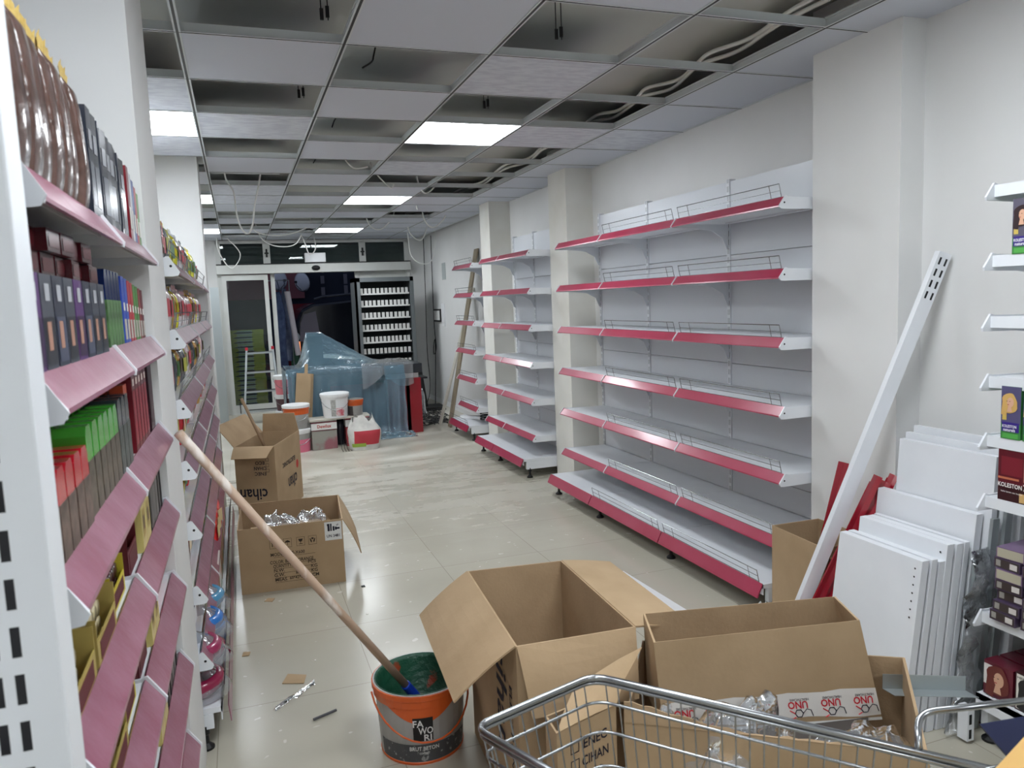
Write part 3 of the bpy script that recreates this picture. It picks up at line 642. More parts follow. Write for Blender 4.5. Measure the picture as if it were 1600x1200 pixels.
crumple('clear_plastic_wrap', 'crumpled clear plastic at the right end of the wide torn box', 'plastic wrap', (1.42, 1.43, .33), .13, .09, .09, FILM2, 8)
crumple('clear_plastic_wrap', 'dark crumpled plastic in the left corner of the wide torn box', 'plastic wrap', (.985, 1.66, .36), .06, .05, .10, FILM2, 12)
crumple('clear_plastic_wrap', 'left bundle of clear plastic inside the low labelled box', 'plastic wrap', (.14, 4.42, .27), .11, .10, .12, FILM2, 15)
crumple('clear_plastic_wrap', 'right bundle of clear plastic inside the low labelled box', 'plastic wrap', (.32, 4.52, .27), .10, .10, .10, FILM2, 21)
for k, (x, y) in enumerate(((.07, 6.1), (.17, 6.16))):
    m = MB(); m.T = Matrix.Translation((x, y, .37)) @ Matrix.Rotation(.5-k*.7, 4, 'Z') @ Matrix.Rotation(.3, 4, 'Y'); m.box((-.05, -.03, 0), (.05, .03, .09))
    tag(m.build('white_carton', WPAP), ['white small carton lying in the tall cihan box, left', 'white small carton lying in the tall cihan box, right'][k], 'carton')
m = MB(); m.box((.02, 5.95, .01), (.2, 6.25, .365)); tag(m.build('packing_paper', CARDI), 'brown packing filling the inside of the tall cihan box', 'packing')
m = MB(); m.box((-.02, 4.36, .01), (.43, 4.65, .265)); tag(m.build('packing_paper', CARDI), 'brown packing filling the inside of the low labelled box', 'packing')
m = MB(); m.slabpoly([(1.0, 1.70, .30), (1.36, 1.36, .30), (1.62, 1.62, .30), (1.25, 1.88, .30)], .03); tag(m.build('packing_paper', mat('dark packing', (70, 64, 60), .8)), 'dark packing inside the wide torn box under the plastic', 'packing')
# steel channel
m = MB(); P0, P1 = Vector((1.665, 1.615, .385)), Vector((1.945, 1.58, .335))
d = (P1-P0).normalized(); sd = Vector((0, -1, 0)); upv = Vector((0,0,1))
m.prism([(0, 0), (.045, 0), (.045, .0015), (.0015, .0015), (.0015, .045), (0, .045)], lambda p, t: P0+d*t+sd*p[0]+upv*p[1], 0, (P1-P0).length)
tag(m.build('steel_angle', GAL), 'grey steel angle sticking out of the wide torn box to the right', 'steel angle')
# board on the floor, broken bits
m = MB(); m.slabpoly([(1.885, 3.70, .002), (1.93, 3.70, .002), (1.975, 2.60, .002), (1.87, 2.60, .002)], .018); tag(m.build('white_strip', WHT, bevel=.001), 'long white strip lying on the floor behind the large open box', 'metal strip')
for k, (x, y, a) in enumerate(((2.12, 2.83, .3), (2.16, 2.79, .7), (2.19, 2.76, .5))):
    m = MB(); m.T = Matrix.Translation((x, y, .002)) @ Matrix.Rotation(a, 4, 'Z') @ Matrix.Rotation(-.5, 4, 'Y'); m.box((0, 0, 0), (.12, .004, .035)); m.box((0, 0, 0), (.12, .03, .003))
    tag(m.build('shelf_bracket', SHW), 'loose white bracket on the floor at the near end of the long empty shelving', 'bracket', 'loose white brackets')

# ================================================================ leaning shelf panels, post and red strips
HOLE = BLK
pgroup = 'white shelf panels leaning at right'
def panel(x, ya, yb, zt, lean, label, holes=True, dp=.03, edge=True):
    t = thing('metal_sheet', label, 'metal sheet', (x, (ya+yb)/2, 0), 0, pgroup)
    s = lean; f = lambda dx, y, z: (x+s*z+dx, y, z)
    m = MB()
    vs = [f(0, ya, .002), f(0, yb, .002), f(0, yb, zt), f(0, ya, zt)]
    m.slabpoly(vs, .003) ; 
    m2 = [f(dp, ya, .002), f(0, ya, .002), f(0, ya, zt), f(dp, ya, zt)]; m.slabpoly(m2, -.0015)
    m3 = [f(dp, yb, .002), f(0, yb, .002), f(0, yb, zt), f(dp, yb, zt)]; m.slabpoly(m3, .0015)
    m.slabpoly([f(0, ya, zt), f(dp, ya, zt), f(dp, yb, zt), f(0, yb, zt)], -.0015)
    m.build('sheet', SHW, t)
    if holes:
        m = MB(); k = 0; z = zt-.03
        while z > .05 and k < 18:
            if k % 1 == 0:
                c = Vector(f(-.0026, ya+.022, z)); m.add([c+Vector((0, .0035*math.cos(a), .0035*math.sin(a))) for a in [i*PI/4 for i in range(8)]], [tuple(range(8))])
            z -= .028; k += 1
            if k == 7: z = .14
        m.build('punched_holes', BLK, t, recalc=False)
    return t
panel(2.015, 1.875, 2.245, .612, .135, 'frontmost white leaning shelf panel with a column of punched holes')
panel(2.055, 1.872, 2.245, .612, .135, 'white leaning panel directly behind the frontmost one', False, .025)
panel(2.090, 1.872, 2.25, .600, .135, 'third white leaning panel from the front, slightly lower', False, .025)
panel(2.125, 1.870, 2.255, .655, .12, 'white leaning panel with punched holes, fourth from the front')
panel(2.165, 1.868, 2.26, .652, .12, 'white leaning panel with punched holes, fifth from the front')
panel(2.200, 1.866, 2.26, .655, .12, 'sixth white leaning panel, thin, with its flange showing', False, .02)
panel(2.238, 1.865, 2.29, .745, .12, 'taller white leaning panel in the middle of the pile', False, .03)
panel(2.305, 1.84, 2.24, .945, .08, 'tallest leaning white panel facing the room, at the back of the pile', False, .025)
panel(2.345, 1.83, 2.25, .965, .08, 'tallest-but-one leaning panel wrapped at its top edge', False, .02)
panel(2.385, 1.80, 2.26, .985, .09, 'rearmost leaning white panel against the right wall', False, .02)
for k, (y, x, h) in enumerate(((1.85, 2.40, .62), (1.835, 2.44, .74), (1.82, 2.48, .80))):
    m = MB(); m.T = Matrix.Translation((x-.16, y, .0)) @ Matrix.Rotation(.10, 4, 'Y'); m.box((0, -.012, .003), (.03, .0, h))
    tag(m.build('slim_upright', GAL), ['slim grey upright leaning beside the panels, nearest them', 'slim grey upright in the middle beside the leaning panels', 'slim grey upright nearest the stocked right shelving'][k], 'upright', 'slim uprights beside the panels')
m = MB(); g = [[(2.20+.05*math.sin(j*1.3)+.1*i/20+.02*R.uniform(-1, 1), 1.825+.008*math.sin(i)+.008*R.uniform(-1, 1)-.004*j, .02+.62*i/20) for j in range(7)] for i in range(21)]
m.grid(g); tag(m.build('clear_film_wrap', FILM2, smooth=True, recalc=False), 'clear film hanging beside the leaning panels', 'plastic film')
# long white post
t = thing('leaning_post', 'long white slotted steel post leaning against the right wall', 'steel post', (2.0, 2.47, 0))
a, b = Vector((2.0, 2.47, .0)), Vector((2.555, 2.205, 1.65)); d = (b-a).normalized(); s1 = Vector((-.25, -.95, 0)); s1 = (s1-d*s1.dot(d)).normalized(); s2 = d.cross(s1)
s1, s2 = s2, s1
m = MB(); L = (b-a).length; w_, dp = .026, .030
m.prism([(-w_, 0), (w_, 0), (w_, dp), (-w_, dp)], lambda p, t: a+d*t+s1*p[0]-s2*p[1], 0, L); m.build('post_body', SHW, t)
m = MB()
for k in range(4):
    for q in (-.012, .012):
        c = a+d*(L-.035-.045*k)+s2*.0008+s1*q; m.add([c-s1*.004-d*.014, c+s1*.004-d*.014, c+s1*.004+d*.014, c-s1*.004+d*.014], [(0,1,2,3)])
m.build('slots', BLK, t, recalc=False)
# red strips
RS = mat('translucent red strip', (152, 14, 36), .2, coat=.8)
def redstrip(a, b, w, label, grp=None, roll=0):
    a, b = Vector(a), Vector(b); d = (b-a).normalized(); s = Vector((math.cos(roll), -math.sin(roll), 0)); s = (s-d*s.dot(d)).normalized(); n = d.cross(s)
    m = MB(); m.prism([(-w, 0), (-w*.8, .004), (0, .008), (w*.8, .004), (w, 0), (0, .005)], lambda p, t: a+d*t+s*p[0]+n*p[1], 0, (b-a).length)
    return tag(m.build('red_price_strip', RS), label, 'price strip', grp)
redstrip((2.235, 2.62, .006), (2.445, 2.60, .775), .022, 'single red price strip standing in the narrow box by the pillar', None, .9)
for k in range(6):
    ox, oy = (k % 3)*.034, (k//3)*.03
    redstrip((1.96+ox, 2.40+oy*.6, .004), (2.325+ox*1.2, 2.29+oy, .775+R.uniform(-.015, .02)), .020, 'red price strip in the bundle between the white post and the leaning panels', 'bundle of red price strips', .3+k*.5)

# ================================================================ shopping cart
t = thing('shopping_cart', 'chrome wire shopping cart in the bottom right foreground', 'shopping cart', (.8, .9, 0))
A, B, Cc, D = Vector((.335, 1.216, .8)), Vector((.605, 1.297, .8)), Vector((1.15, .64, .8)), Vector((.55, .735, .8))
rim = [D, A, B, Cc]
def rnd(pts, r=.035, k=6):
    out = [pts[0]]
    for i in range(1, len(pts)-1):
        a, b, c = pts[i-1], pts[i], pts[i+1]; u = (a-b).normalized()*r; v = (c-b).normalized()*r
        for j in range(k+1):
            q = j/k; out.append((b+u)*(1-q)**2+b*2*q*(1-q)+(b+v)*q*q)
    out.append(pts[-1]); return out
cen = Vector((.70, .93, .8))
def ring(z):
    f = 1-(.8-z)*.42; return [Vector((cen.x+(p.x-cen.x)*f, cen.y+(p.y-cen.y)*f, z)) for p in rim]
m = MB(); m.tube(rnd(rim), .0062, 10); m.tube(rnd([p+Vector((0,0,-.011)) for p in rim]), .004, 8); m.build('rim', CHR, t, smooth=True)
for z in (.752, .695, .630, .56, .48, .40):
    m = MB(); m.tube(rnd(ring(z)), .0031, 7); m.build('side_wire', CHR, t, smooth=True)
m = MB()
top, bt = rim, ring(.40)
for i in range(3):
    L = (top[i+1]-top[i]).length; n = int(L/.0245)
    for k in range(1, n):
        f = k/n; a = top[i].lerp(top[i+1], f)+Vector((0,0,-.008)); b = bt[i].lerp(bt[i+1], f)
        m.tube([a, b], .0016, 5)
g = [bt[3], bt[0], bt[1], bt[2]]
for k in range(1, 16):
    f = k/16; m.tube([bt[0].lerp(bt[3], f), bt[1].lerp(bt[2], f)], .0019, 5)
m.build('upright_wires', CHR, t)
m = MB(); m.tube(rnd([bt[1], bt[2]+Vector((.0, -.02, 0)), bt[2]+Vector((.05, -.05, -.22)), Vector((.62, 1.12, .13))], .06), .011, 8); m.tube(rnd([bt[0]+Vector((.02, 0, 0)), bt[3]+Vector((.05, -.03, 0)), bt[3]+Vector((.05, -.05, -.22)), Vector((.50, 1.06, .13))], .06), .011, 8); m.build('chassis', CHR, t, smooth=True)
for k, (x, y) in enumerate(((.62, 1.12), (.50, 1.06), (.98, .68), (.70, .62))):
    m = MB(); m.T = Matrix.Translation((x, y, .05)); m.prism([(.048*math.cos(a*PI/9), .048*math.sin(a*PI/9)) for a in range(18)], lambda p, q: (q, p[0], p[1]), -.013, .013); wh = m.build('wheel', BLK, t)
    m = MB(); m.tube([(x, y, .05), (x+.02, y, .05), (x+.02, y, .105), (x, y, .12), (x, y, .16 if k < 2 else .20)], .006, 6); m.build('wheel_fork', CHR, wh)
# loops and child-seat flap at the near right end
m = MB(); m.tube(rnd([Vector((.965, .862, .806)), Vector((1.008, .905, .835)), Vector((1.075, .868, .848)), Vector((1.30, .80, .86))], .03), .0058, 8)
m.tube(rnd([Vector((.93, .74, .80)), Vector((.975, .765, .825)), Vector((1.06, .73, .84))], .02), .0045, 8); m.build('seat_frame', CHR, t, smooth=True)
m = MB(); m.tube([Vector((.905, .735, .76)), Vector((.925, .755, .81))], .021, 14); m.tube(rnd([Vector((.87, .74, .77)), Vector((.905, .775, .835)), Vector((.955, .745, .80))], .03), .006, 8); m.build('pivot_sleeve', CHR, t, smooth=True)
m = MB(); m.slabpoly([(1.045, .822, .851), (1.40, .75, .865), (1.36, .70, .80), (1.085, .765, .775)], .004); m.build('blue_seat_flap', mat('navy plastic', (14, 24, 66), .35), t)
yb = thing('yellow_pack', 'blurred yellow orange pack at the bottom right corner, on the cart seat', 'pack', (1.05, .70, .78))
m = MB(); m.T = Matrix.Translation((.955, .60, .868)) @ Matrix.Rotation(-.75, 4, 'Z') @ Matrix.Rotation(.55, 4, 'Y'); m.box((-.09, -.05, -.09), (.09, .05, .05)); m.build('pack_body', mat('yellow pack', (228, 184, 112), .6, col2=(206, 120, 88), nscale=14, nlo=.6, nhi=.75), yb, bevel=.008)

# ================================================================ buckets, tins and paint things
def bucket(label, x, y, z, rt_, rb, h, mats, lid=None, name='paint_bucket', wrap=None, handle=True, band=None, group=None, hang=True):
    t = thing(name, label, 'bucket', (x, y, z), 0, group); n = 32
    m = MB(); f = lambda zz: rb+(rt_-rb)*zz/h
    pr = [(rb, 0), (f(h), h), (rt_+.004, h), (rt_+.004, h+.003), (rt_-.004, h+.003), (f(h)-.006, h-.004), (rb-.004, .012), (0, .012)] if lid is None else [(rb, 0), (rt_, h), (0, h)]
    m.lathe([(0, 0)]+pr, (x, y, z), n); m.build('bucket_body', mats[0], t, smooth=False)
    m = MB(); m.lathe([(f(h-.045)+.0015, h-.045), (f(h-.04)+.005, h-.043), (rt_+.005, h-.018), (rt_+.008, h-.016), (rt_+.008, h+.001), (rt_+.001, h+.002)], (x, y, z), n, False); m.build('rim', mats[1], t)
    if lid: m = MB(); m.lathe([(rt_+.010, h-.022), (rt_+.012, h+.004), (rt_+.006, h+.010), (rt_-.01, h+.006), (0, h+.006)], (x, y, z), n); m.build('lid', lid, t)
    if handle:
        zt = z+h-.03; m = MB(); pts = []
        for k in range(17):
            a = PI*k/16
            pts.append((x+(rt_+.014)*math.cos(a)*.98, y-(rt_+.012)*math.sin(a)*.98, zt-.13*math.sin(a)**1.1*(h/.25)))
        m.tube(pts, .0034, 6); m.build('handle', mats[2] if len(mats) > 2 else CHR, t, smooth=True)
    return t
def onbucket(t, x, y, z, rt_, rb, h, a0, a1, z0, z1, mm, name='label', off=.0012, top=None):
    m = MB(); g = []; K = 20
    for k in range(K+1):
        a = a0+(a1-a0)*k/K; zz1 = z1 if top is None else top(k/K)
        g.append([(x+(rb+(rt_-rb)*q/h+off)*math.cos(a), y+(rb+(rt_-rb)*q/h+off)*math.sin(a), z+q) for q in (z0, (z0+zz1)/2, zz1)])
    m.grid(g); return m.build(name, mm, t, recalc=False)
def textbucket(t, s, x, y, z, rt_, rb, h, a, zc, size, width, mm, name='lettering', off=.003):
    vs, fs = textmesh(s, .02); w0 = max(v[0] for v in vs)-min(v[0] for v in vs); sx = width/w0; out = []
    for v in vs:
        q = zc+v[1]*size; r = rb+(rt_-rb)*q/h+off; an = a+v[0]*sx/r; out.append((x+r*math.cos(an), y+r*math.sin(an), z+q))
    m = MB(); m.add(out, fs); return m.build(name, mm, t, recalc=False)
GREYL = mat('grey bucket label', (168, 166, 162), .4, col2=(150, 148, 144), nscale=6)
ORG = mat('orange plastic', (212, 92, 34), .45, col2=(196, 120, 80), nscale=12, nlo=.6, nhi=.72)
GRN = mat('dried green paint', (22, 78, 56), .45, col2=(150, 62, 34), nscale=9, nlo=.60, nhi=.64, bump=.9, bscale=30)
bx_, by_, bh, brt, brb = .505, 2.52, .25, .158, .142
bk = bucket('orange rimmed paint bucket coated green inside, a wooden pole standing in it', bx_, by_, 0, brt, brb, bh, (GREYL, ORG, ORG))
m = MB(); m.lathe([(brb-.012, .03), (brt-.010, bh-.01), (brt-.002, bh+.004), (brt-.006, bh+.005), (brt-.013, bh-.012), (brb-.018, .035), (0, .033)], (bx_, by_, 0), 40, False); m.build('green_paint_coating', GRN, bk, smooth=True)
m = MB(); m.lathe([(brb+.001, 0), (brb+.003, .008), (brb+.001, .010)], (bx_, by_, 0), 40, False); m.build('base_band', ORG, bk)
am = math.atan2(-by_, -bx_)+.05
g = []
for k in range(25):
    q = k/24; a = am-1.0+1.9*q; zl = .215-.065*math.sin(PI*q)**1.3
    g.append([(bx_+(brb+(brt-brb)*zz/bh+.0014)*math.cos(a), by_+(brb+(brt-brb)*zz/bh+.0014)*math.sin(a), zz) for zz in (zl, (zl+.218)/2, .218)])
m = MB(); m.grid(g); m.build('orange_swoosh', ORG, bk, recalc=False)
onbucket(bk, bx_, by_, 0, brt, brb, bh, am-1.2, am+1.2, .012, .075, mat('label charcoal', (74, 74, 76), .5, col2=(150, 150, 148), nscale=60, nlo=.6, nhi=.64), 'charcoal_band')
onbucket(bk, bx_, by_, 0, brt, brb, bh, am-.25, am+.19, .088, .172, BLK, 'logo_panel', .0022)
textbucket(bk, 'FA', bx_, by_, 0, brt, brb, bh, am-.14, .140, .034, .036, WPAP)
textbucket(bk, 'WO', bx_, by_, 0, brt, brb, bh, am+.03, .114, .034, .050, WPAP)
textbucket(bk, 'RI', bx_, by_, 0, brt, brb, bh, am+.07, .089, .032, .026, WPAP)
textbucket(bk, 'BRUT BETON', bx_, by_, 0, brt, brb, bh, am-.02, .054, .020, .10, WPAP)
textbucket(bk, 'CONTACT', bx_, by_, 0, brt, brb, bh, am-.02, .040, .010, .035, WPAP)
# pole in the bucket
t = thing('wooden_pole', 'long wooden roller pole running from the green-stained bucket up to the left rack', 'pole', (.52, 2.545, .04))
a, b = Vector((.565, 2.575, .045)), Vector((-.172, 2.20, 1.22)); d = b-a
m = MB(); m.tube([a+d*.05, b], .0135, 12); m.build('pole', mat('paint-splashed wood', (190, 164, 142), .6, col2=(226, 216, 206), nscale=14, nlo=.56, nhi=.66, stretch=(1, 1, .35)), t, smooth=True)
m = MB(); m.tube([a, a+d*.03, a+d*.145, a+d*.15], .0165, 14); m.build('blue_socket', mat('blue plastic', (26, 66, 190), .4), t, smooth=True)
m = MB(); m.tube([(.17, 5.98, .37), (-.02, 6.05, .88)], .012, 10); tag(m.build('wooden_stick', mat('old wood', (150, 124, 96), .7), smooth=True), 'short wooden handle leaning in the tall cihan box', 'stick')

def tin(label, x, y, z, sx, sy, h, side_print, rz=0):
    t = thing('square_tin', label, 'tin', (x, y, z), rz, 'square paint tins by the counter')
    m = MB(); m.box((-sx/2, -sy/2, 0), (sx/2, sy/2, h)); m.box((-sx/2-.004, -sy/2-.004, h-.006), (sx/2+.004, sy/2+.004, h)); m.build('tin_body', side_print, t, world=False, bevel=.008)
    m = MB(); m.box((-sx/2-.002, -sy/2-.002, h*.70), (sx/2+.002, sy/2+.002, h*.94)); m.build('white_band', WPAP, t, world=False)
    m = MB(); m.box((-sx/2-.003, -sy/2-.003, h*.94), (sx/2+.003, sy/2+.003, h*.985)); m.box((-sx/2-.003, -sy/2-.003, h*.67), (sx/2+.003, sy/2+.003, h*.70)); m.build('maroon_band', mat('maroon ink', (96, 24, 40), .5), t, world=False)
    m = MB(); text(m, 'Dewilux', (0, -sy/2-.0035, h*.77), (1,0,0), (0,0,1), .05, .02, .15); m.build('lettering', REDI, t, world=False, recalc=False)
    return t
TPR = mat('printed tin', (150, 148, 140), .35, col2=(150, 96, 104), nscale=5, nlo=.5, nhi=.62)
tin('square Dewilux paint tin left under the plank, below the white bucket', .785, 8.50, 0, .27, .24, .31, TPR, .05)
tin('square Dewilux paint tin right under the plank, behind the cement bag', 1.16, 8.56, 0, .26, .24, .31, mat('red tin', (170, 70, 76), .4), 0)
m = MB(); m.slabpoly([(.64, 8.36, .313), (1.30, 8.45, .313), (1.30, 8.66, .313), (.64, 8.62, .313)], .018); tag(m.build('plank', mat('pale plank', (206, 202, 190), .8)), 'pale plank laid across the two square tins', 'plank')
wb = bucket('white lidded bucket with red print standing on the plank', .935, 8.50, .333, .148, .128, .255, (WHT, WHT, CHR), WHT, group='paint buckets by the counter')
onbucket(wb, .935, 8.50, .333, .148, .128, .255, -1.6, -.9, .02, .11, mat('rosy print', (214, 96, 112), .6, col2=(236, 230, 230), nscale=26), 'red_print')
onbucket(wb, .935, 8.50, .333, .148, .128, .255, -2.0, -1.62, .02, .20, mat('grey print', (190, 190, 186), .6, col2=(150, 150, 146), nscale=60), 'small_print')
def fawbucket(label, x, y, z, r, h):
    t = bucket(label, x, y, z, r, r*.9, h, (GREYL, ORG, CHR), WHT if r > .12 else None, group='paint buckets by the counter', handle=r > .1)
    onbucket(t, x, y, z, r, r*.9, h, -PI, -.0, h*.62, h*.88, ORG, 'orange_band'); onbucket(t, x, y, z, r, r*.9, h, -2.9, -2.0, h*.0, h*.6, mat('dark print', (66, 60, 60), .5), 'dark_print'); return t
fawbucket('orange banded grey bucket with white lid, on top of the pink bucket', .515, 8.45, .257, .135, .245)
fawbucket('small orange banded bucket on the plank, right of the white bucket', 1.155, 8.52, .333, .088, .175)
pb = bucket('pink and grey bucket on the floor, under the orange banded one', .515, 8.45, 0, .14, .125, .245, (mat('pink bucket', (226, 120, 146), .4), WHT, CHR), WHT, group='paint buckets by the counter')
onbucket(pb, .515, 8.45, 0, .14, .125, .245, -PI, 0, .14, .22, GREYL, 'grey_band')
for k, (z, h, c1) in enumerate(((0, .20, (60, 60, 66)), (.212, .20, (90, 60, 66)), (.424, .24, (224, 130, 140)))):
    bucket(['dark bucket at the floor under a stack left of the counter', 'dark maroon bucket in the middle of the stack left of the counter', 'pink and white bucket topping the stack left of the counter'][k], .50, 10.4, z, .115, .10, h, (mat('bk%d' % k, c1, .5), WHT, CHR), WHT, group='stacked buckets left of the counter')
# cement bag
t = thing('cement_bag', 'white red and green filled bag slumped on the floor before the counter', 'bag', (1.19, 8.2, 0))
g = []; K = 18; J = 28; r_ = random.Random(5)
for i in range(K+1):
    f = i/K; z = .34*f; row = []
    wx = .155*(1+.12*math.sin(PI*f*.9))*(1-.55*max(0, f-.62)**1.0*1.6); wy = .10*(1+.15*math.sin(PI*f))*(1-.75*max(0, f-.55)*1.6)
    for j in range(J+1):
        a = 2*PI*j/J; k = 1+.05*math.sin(5*a+6*f)+.05*f*math.sin(11*a+3)
        sx, sy = math.copysign(abs(math.cos(a))**.7, math.cos(a)), math.copysign(abs(math.sin(a))**.7, math.sin(a))
        row.append((1.19+wx*sx*k-.03*max(0, f-.6), 8.2+wy*sy*k, z+(.03*math.sin(3*a+1)+.02*math.sin(7*a) if f > .8 else 0)*(f-.8)*5+.002))
    g.append(row)
m = MB(); m.grid(g); m.build('bag_body', mat('woven white sack', (222, 220, 214), .7, col2=(196, 194, 190), nscale=12, bump=.4, bscale=18), t, smooth=True, recalc=False)
m = MB(); m.grid([[Vector(g[i][j])+Vector((0, -.002, 0)) for j in range(18, 27)] for i in range(3, 12)]); m.build('red_print', mat('red sack print', (192, 60, 72), .7), t, smooth=True, recalc=False)
m = MB(); m.grid([[Vector(g[i][j])+Vector((0, -.003, 0)) for j in range(17, 22)] for i in range(2, 5)]); m.build('green_print', mat('green sack print', (150, 176, 70), .7), t, smooth=True, recalc=False)
m = MB(); m.lathe([(.065, 0), (.075, .02), (.06, .2), (.045, .30), (.0, .31)], (.985, 8.62, 0.001), 10); tag(m.build('black_sack', mat('black sack', (34, 36, 46), .35, bump=.6, bscale=12), smooth=True), 'black plastic sack squeezed between the two square tins', 'sack')
m = MB()
for k in range(4): m.tube([(.95+.03*k, 8.12, .003), (.955+.03*k, 8.3, .004), (.96+.028*k, 8.34, .09)], .003, 5)
m.tube([(.94, 8.3, .05), (1.06, 8.3, .05)], .003, 5); tag(m.build('wire_rack', BLK), 'small black wire piece on the floor beside the cement bag', 'wire rack')
m = MB(); m.T = Matrix.Translation((.55, 8.80, .012)) @ Matrix.Rotation(-.09, 4, 'X') @ Matrix.Rotation(.12, 4, 'Y'); m.box((-.07, -.006, 0), (.09, .006, .80)); tag(m.build('flat_carton', CARD), 'tall folded brown cardboard leaning on the sheeted counter', 'cardboard', 'folded cardboard leaning on the counter')
m = MB(); m.T = Matrix.Translation((.585, 8.84, .012)) @ Matrix.Rotation(-.08, 4, 'X') @ Matrix.Rotation(.10, 4, 'Y'); m.box((-.0, -.006, 0), (.035, .006, .90)); m.box((.03, -.006, 0), (.10, .006, .79)); tag(m.build('flat_carton', CARD), 'narrow folded cardboard behind the wider one, leaning on the counter', 'cardboard', 'folded cardboard leaning on the counter')
# ladder
t = thing('step_ladder', 'aluminium step ladder with red caps in front of the glass door', 'ladder', (.2, 11.0, 0))
for k, (x0, x1) in enumerate(((-.02, .08), (.47, .42))):
    m = MB(); m.prism([(-.013, -.03), (.013, -.03), (.013, .03), (-.013, .03)], lambda p, q: (x0+(x1-x0)*q+p[0], 10.86+.14*q+p[1], .004+1.0*q), 0, 1); m.build('rail', GAL, t)
    m = MB(); m.box((x1-.018, 10.965, .99), (x1+.018, 11.035, 1.03)); m.build('end_cap', mat('red cap', (196, 34, 54), .5), t)
    m = MB(); m.prism([(-.011, -.02), (.011, -.02), (.011, .02), (-.011, .02)], lambda p, q: (x0+(x1-x0)*q+p[0]*.9, 11.42-.40*q+p[1], .004+.97*q), 0, 1); m.build('rear_rail', GAL, t)
for z in (.17, .43, .69, .95):
    q = z; xa, xb2 = -.02+.1*q, .47-.05*q
    m = MB(); m.box((xa, 10.81+.14*q, z-.012), (xb2, 10.91+.14*q, z+.012)); s_ = m.build('step', GAL, t); m = MB(); m.box((xa+.01, 10.82+.14*q, z+.012), (xb2-.01, 10.90+.14*q, z+.015)); m.build('tread', BLK, s_)

# ================================================================ counter, sheets, rack
CRED = mat('glossy red panel', (150, 18, 34), .3, coat=.4)
CDK = mat('dark counter top', (36, 40, 46), .35)
t = thing('cash_counter', 'L-shaped cash counter, red front and dark top, half covered by blue sheet', 'counter', (1.25, 9.4, 0))
m = MB(); m.box((.52, 9.03, .02), (1.82, 9.62, .76)); m.build('counter_body', mat('counter carcass maroon', (112, 30, 46), .5), t)
m = MB(); m.box((1.60, 8.90, .0), (1.86, 9.02, .66)); m.box((1.82, 8.90, 0), (2.0, 9.66, .66)); m.build('red_panel', CRED, t)
m = MB(); m.box((1.60, 8.93, .66), (1.98, 9.64, .72)); m.build('white_band', WHT, t)
m = MB(); m.box((.50, 8.98, .76), (1.60, 9.66, .82)); m.box((1.55, 8.88, .72), (2.02, 9.70, .83)); m.build('counter_top', CDK, t, bevel=.006)
m = MB(); m.box((.53, 9.015, .62), (1.59, 9.03, .758)); m.box((.53, 9.015, .03), (.95, 9.03, .62)); m.build('dark_fascia', CDK, t)
m = MB(); m.box((2.0, 9.1, .62), (2.13, 9.4, .64)); m.build('side_ledge', CDK, t)
t = thing('monitor', 'monitor shape standing on the counter under the blue sheet', 'monitor', (.82, 9.35, .82))
m = MB(); m.T = Matrix.Translation((.83, 9.36, .82)); m.box((-.10, -.02, .10), (.10, .02, .38)); m.build('screen', BLK, t); m = MB(); m.box((.76, 9.30, .82), (.90, 9.44, .83)); m.box((.81, 9.36, .83), (.85, 9.375, .95)); m.build('stand', BLK, t)
from mathutils import noise
def peak(x, y):
    p = 0
    for cx, hh, s1_, s2_ in ((.83, .40, .17, .85),):
        dx = (x-cx); q = max(0, 1-abs(dx)/(s1_ if dx < 0 else s2_)); q = 1 if abs(dx) < .085 else max(0, 1-(abs(dx)-.085)/(.14 if dx < 0 else .72))**1.25
        p = max(p, hh*q*max(0, 1-abs(y-9.34)/.42 if abs(y-9.34) > .03 else 1))
    return p
U, V = 72, 56; g = []
for i in range(U+1):
    x = .47+(1.79-.47)*i/U+.035*math.sin(i*.9)*0; row = []
    hang = .80 if x < 1.0 else (.80 if x > 1.15 else .80); right = x > 1.2
    yfr = 8.95 if x < 1.56 else 8.85
    for j in range(V+1):
        q = j/V
        if q < .45:
            y = 9.68-(9.68-yfr)*q/.45; z = .842+peak(x, y)+.012*noise.noise(Vector((x*9, y*9, 1)))
        else:
            s_ = (q-.45)/.55; y = yfr-.03-.06*s_-.035*s_*math.sin(x*38+2*noise.noise(Vector((x*6, s_, 0))))-(.10*max(0, s_-.9)*10 if True else 0)*(.5+noise.noise(Vector((x*9, 3, 1))))
            L = .80; z = .835-L*s_; z = max(z, .012+.03*abs(noise.noise(Vector((x*14, s_*20, 2)))))
        ex = .03*(math.sin(x*7))*0
        row.append((x+.015*noise.noise(Vector((x*5, q*8, 4))), y, z))
    g.append(row)
m = MB(); m.grid(g); tag(m.build('blue_plastic_sheet', BLUEF, smooth=True, recalc=False), 'translucent blue plastic sheet draped over the counter and monitor', 'plastic sheet')
g = []
for i in range(31):
    x = .455+.55*i/30*1.0; row = []
    for j in range(21):
        s_ = j/20; row.append((.46-.03*math.sin(s_*6+i)*.3, 9.68-.7*i/30, .83-.78*s_+.0))
    g.append(row)
m = MB(); m.grid(g); tag(m.build('blue_plastic_sheet', BLUEF, smooth=True, recalc=False), 'blue plastic sheet hanging down the left end of the counter', 'plastic sheet')
crumple('crumpled_sheet_hem', 'crumpled blue plastic lying on the floor in front of the red panel', 'plastic sheet', (1.66, 8.72, .002), .22, .09, .07, BLUEF, 31)
g = []
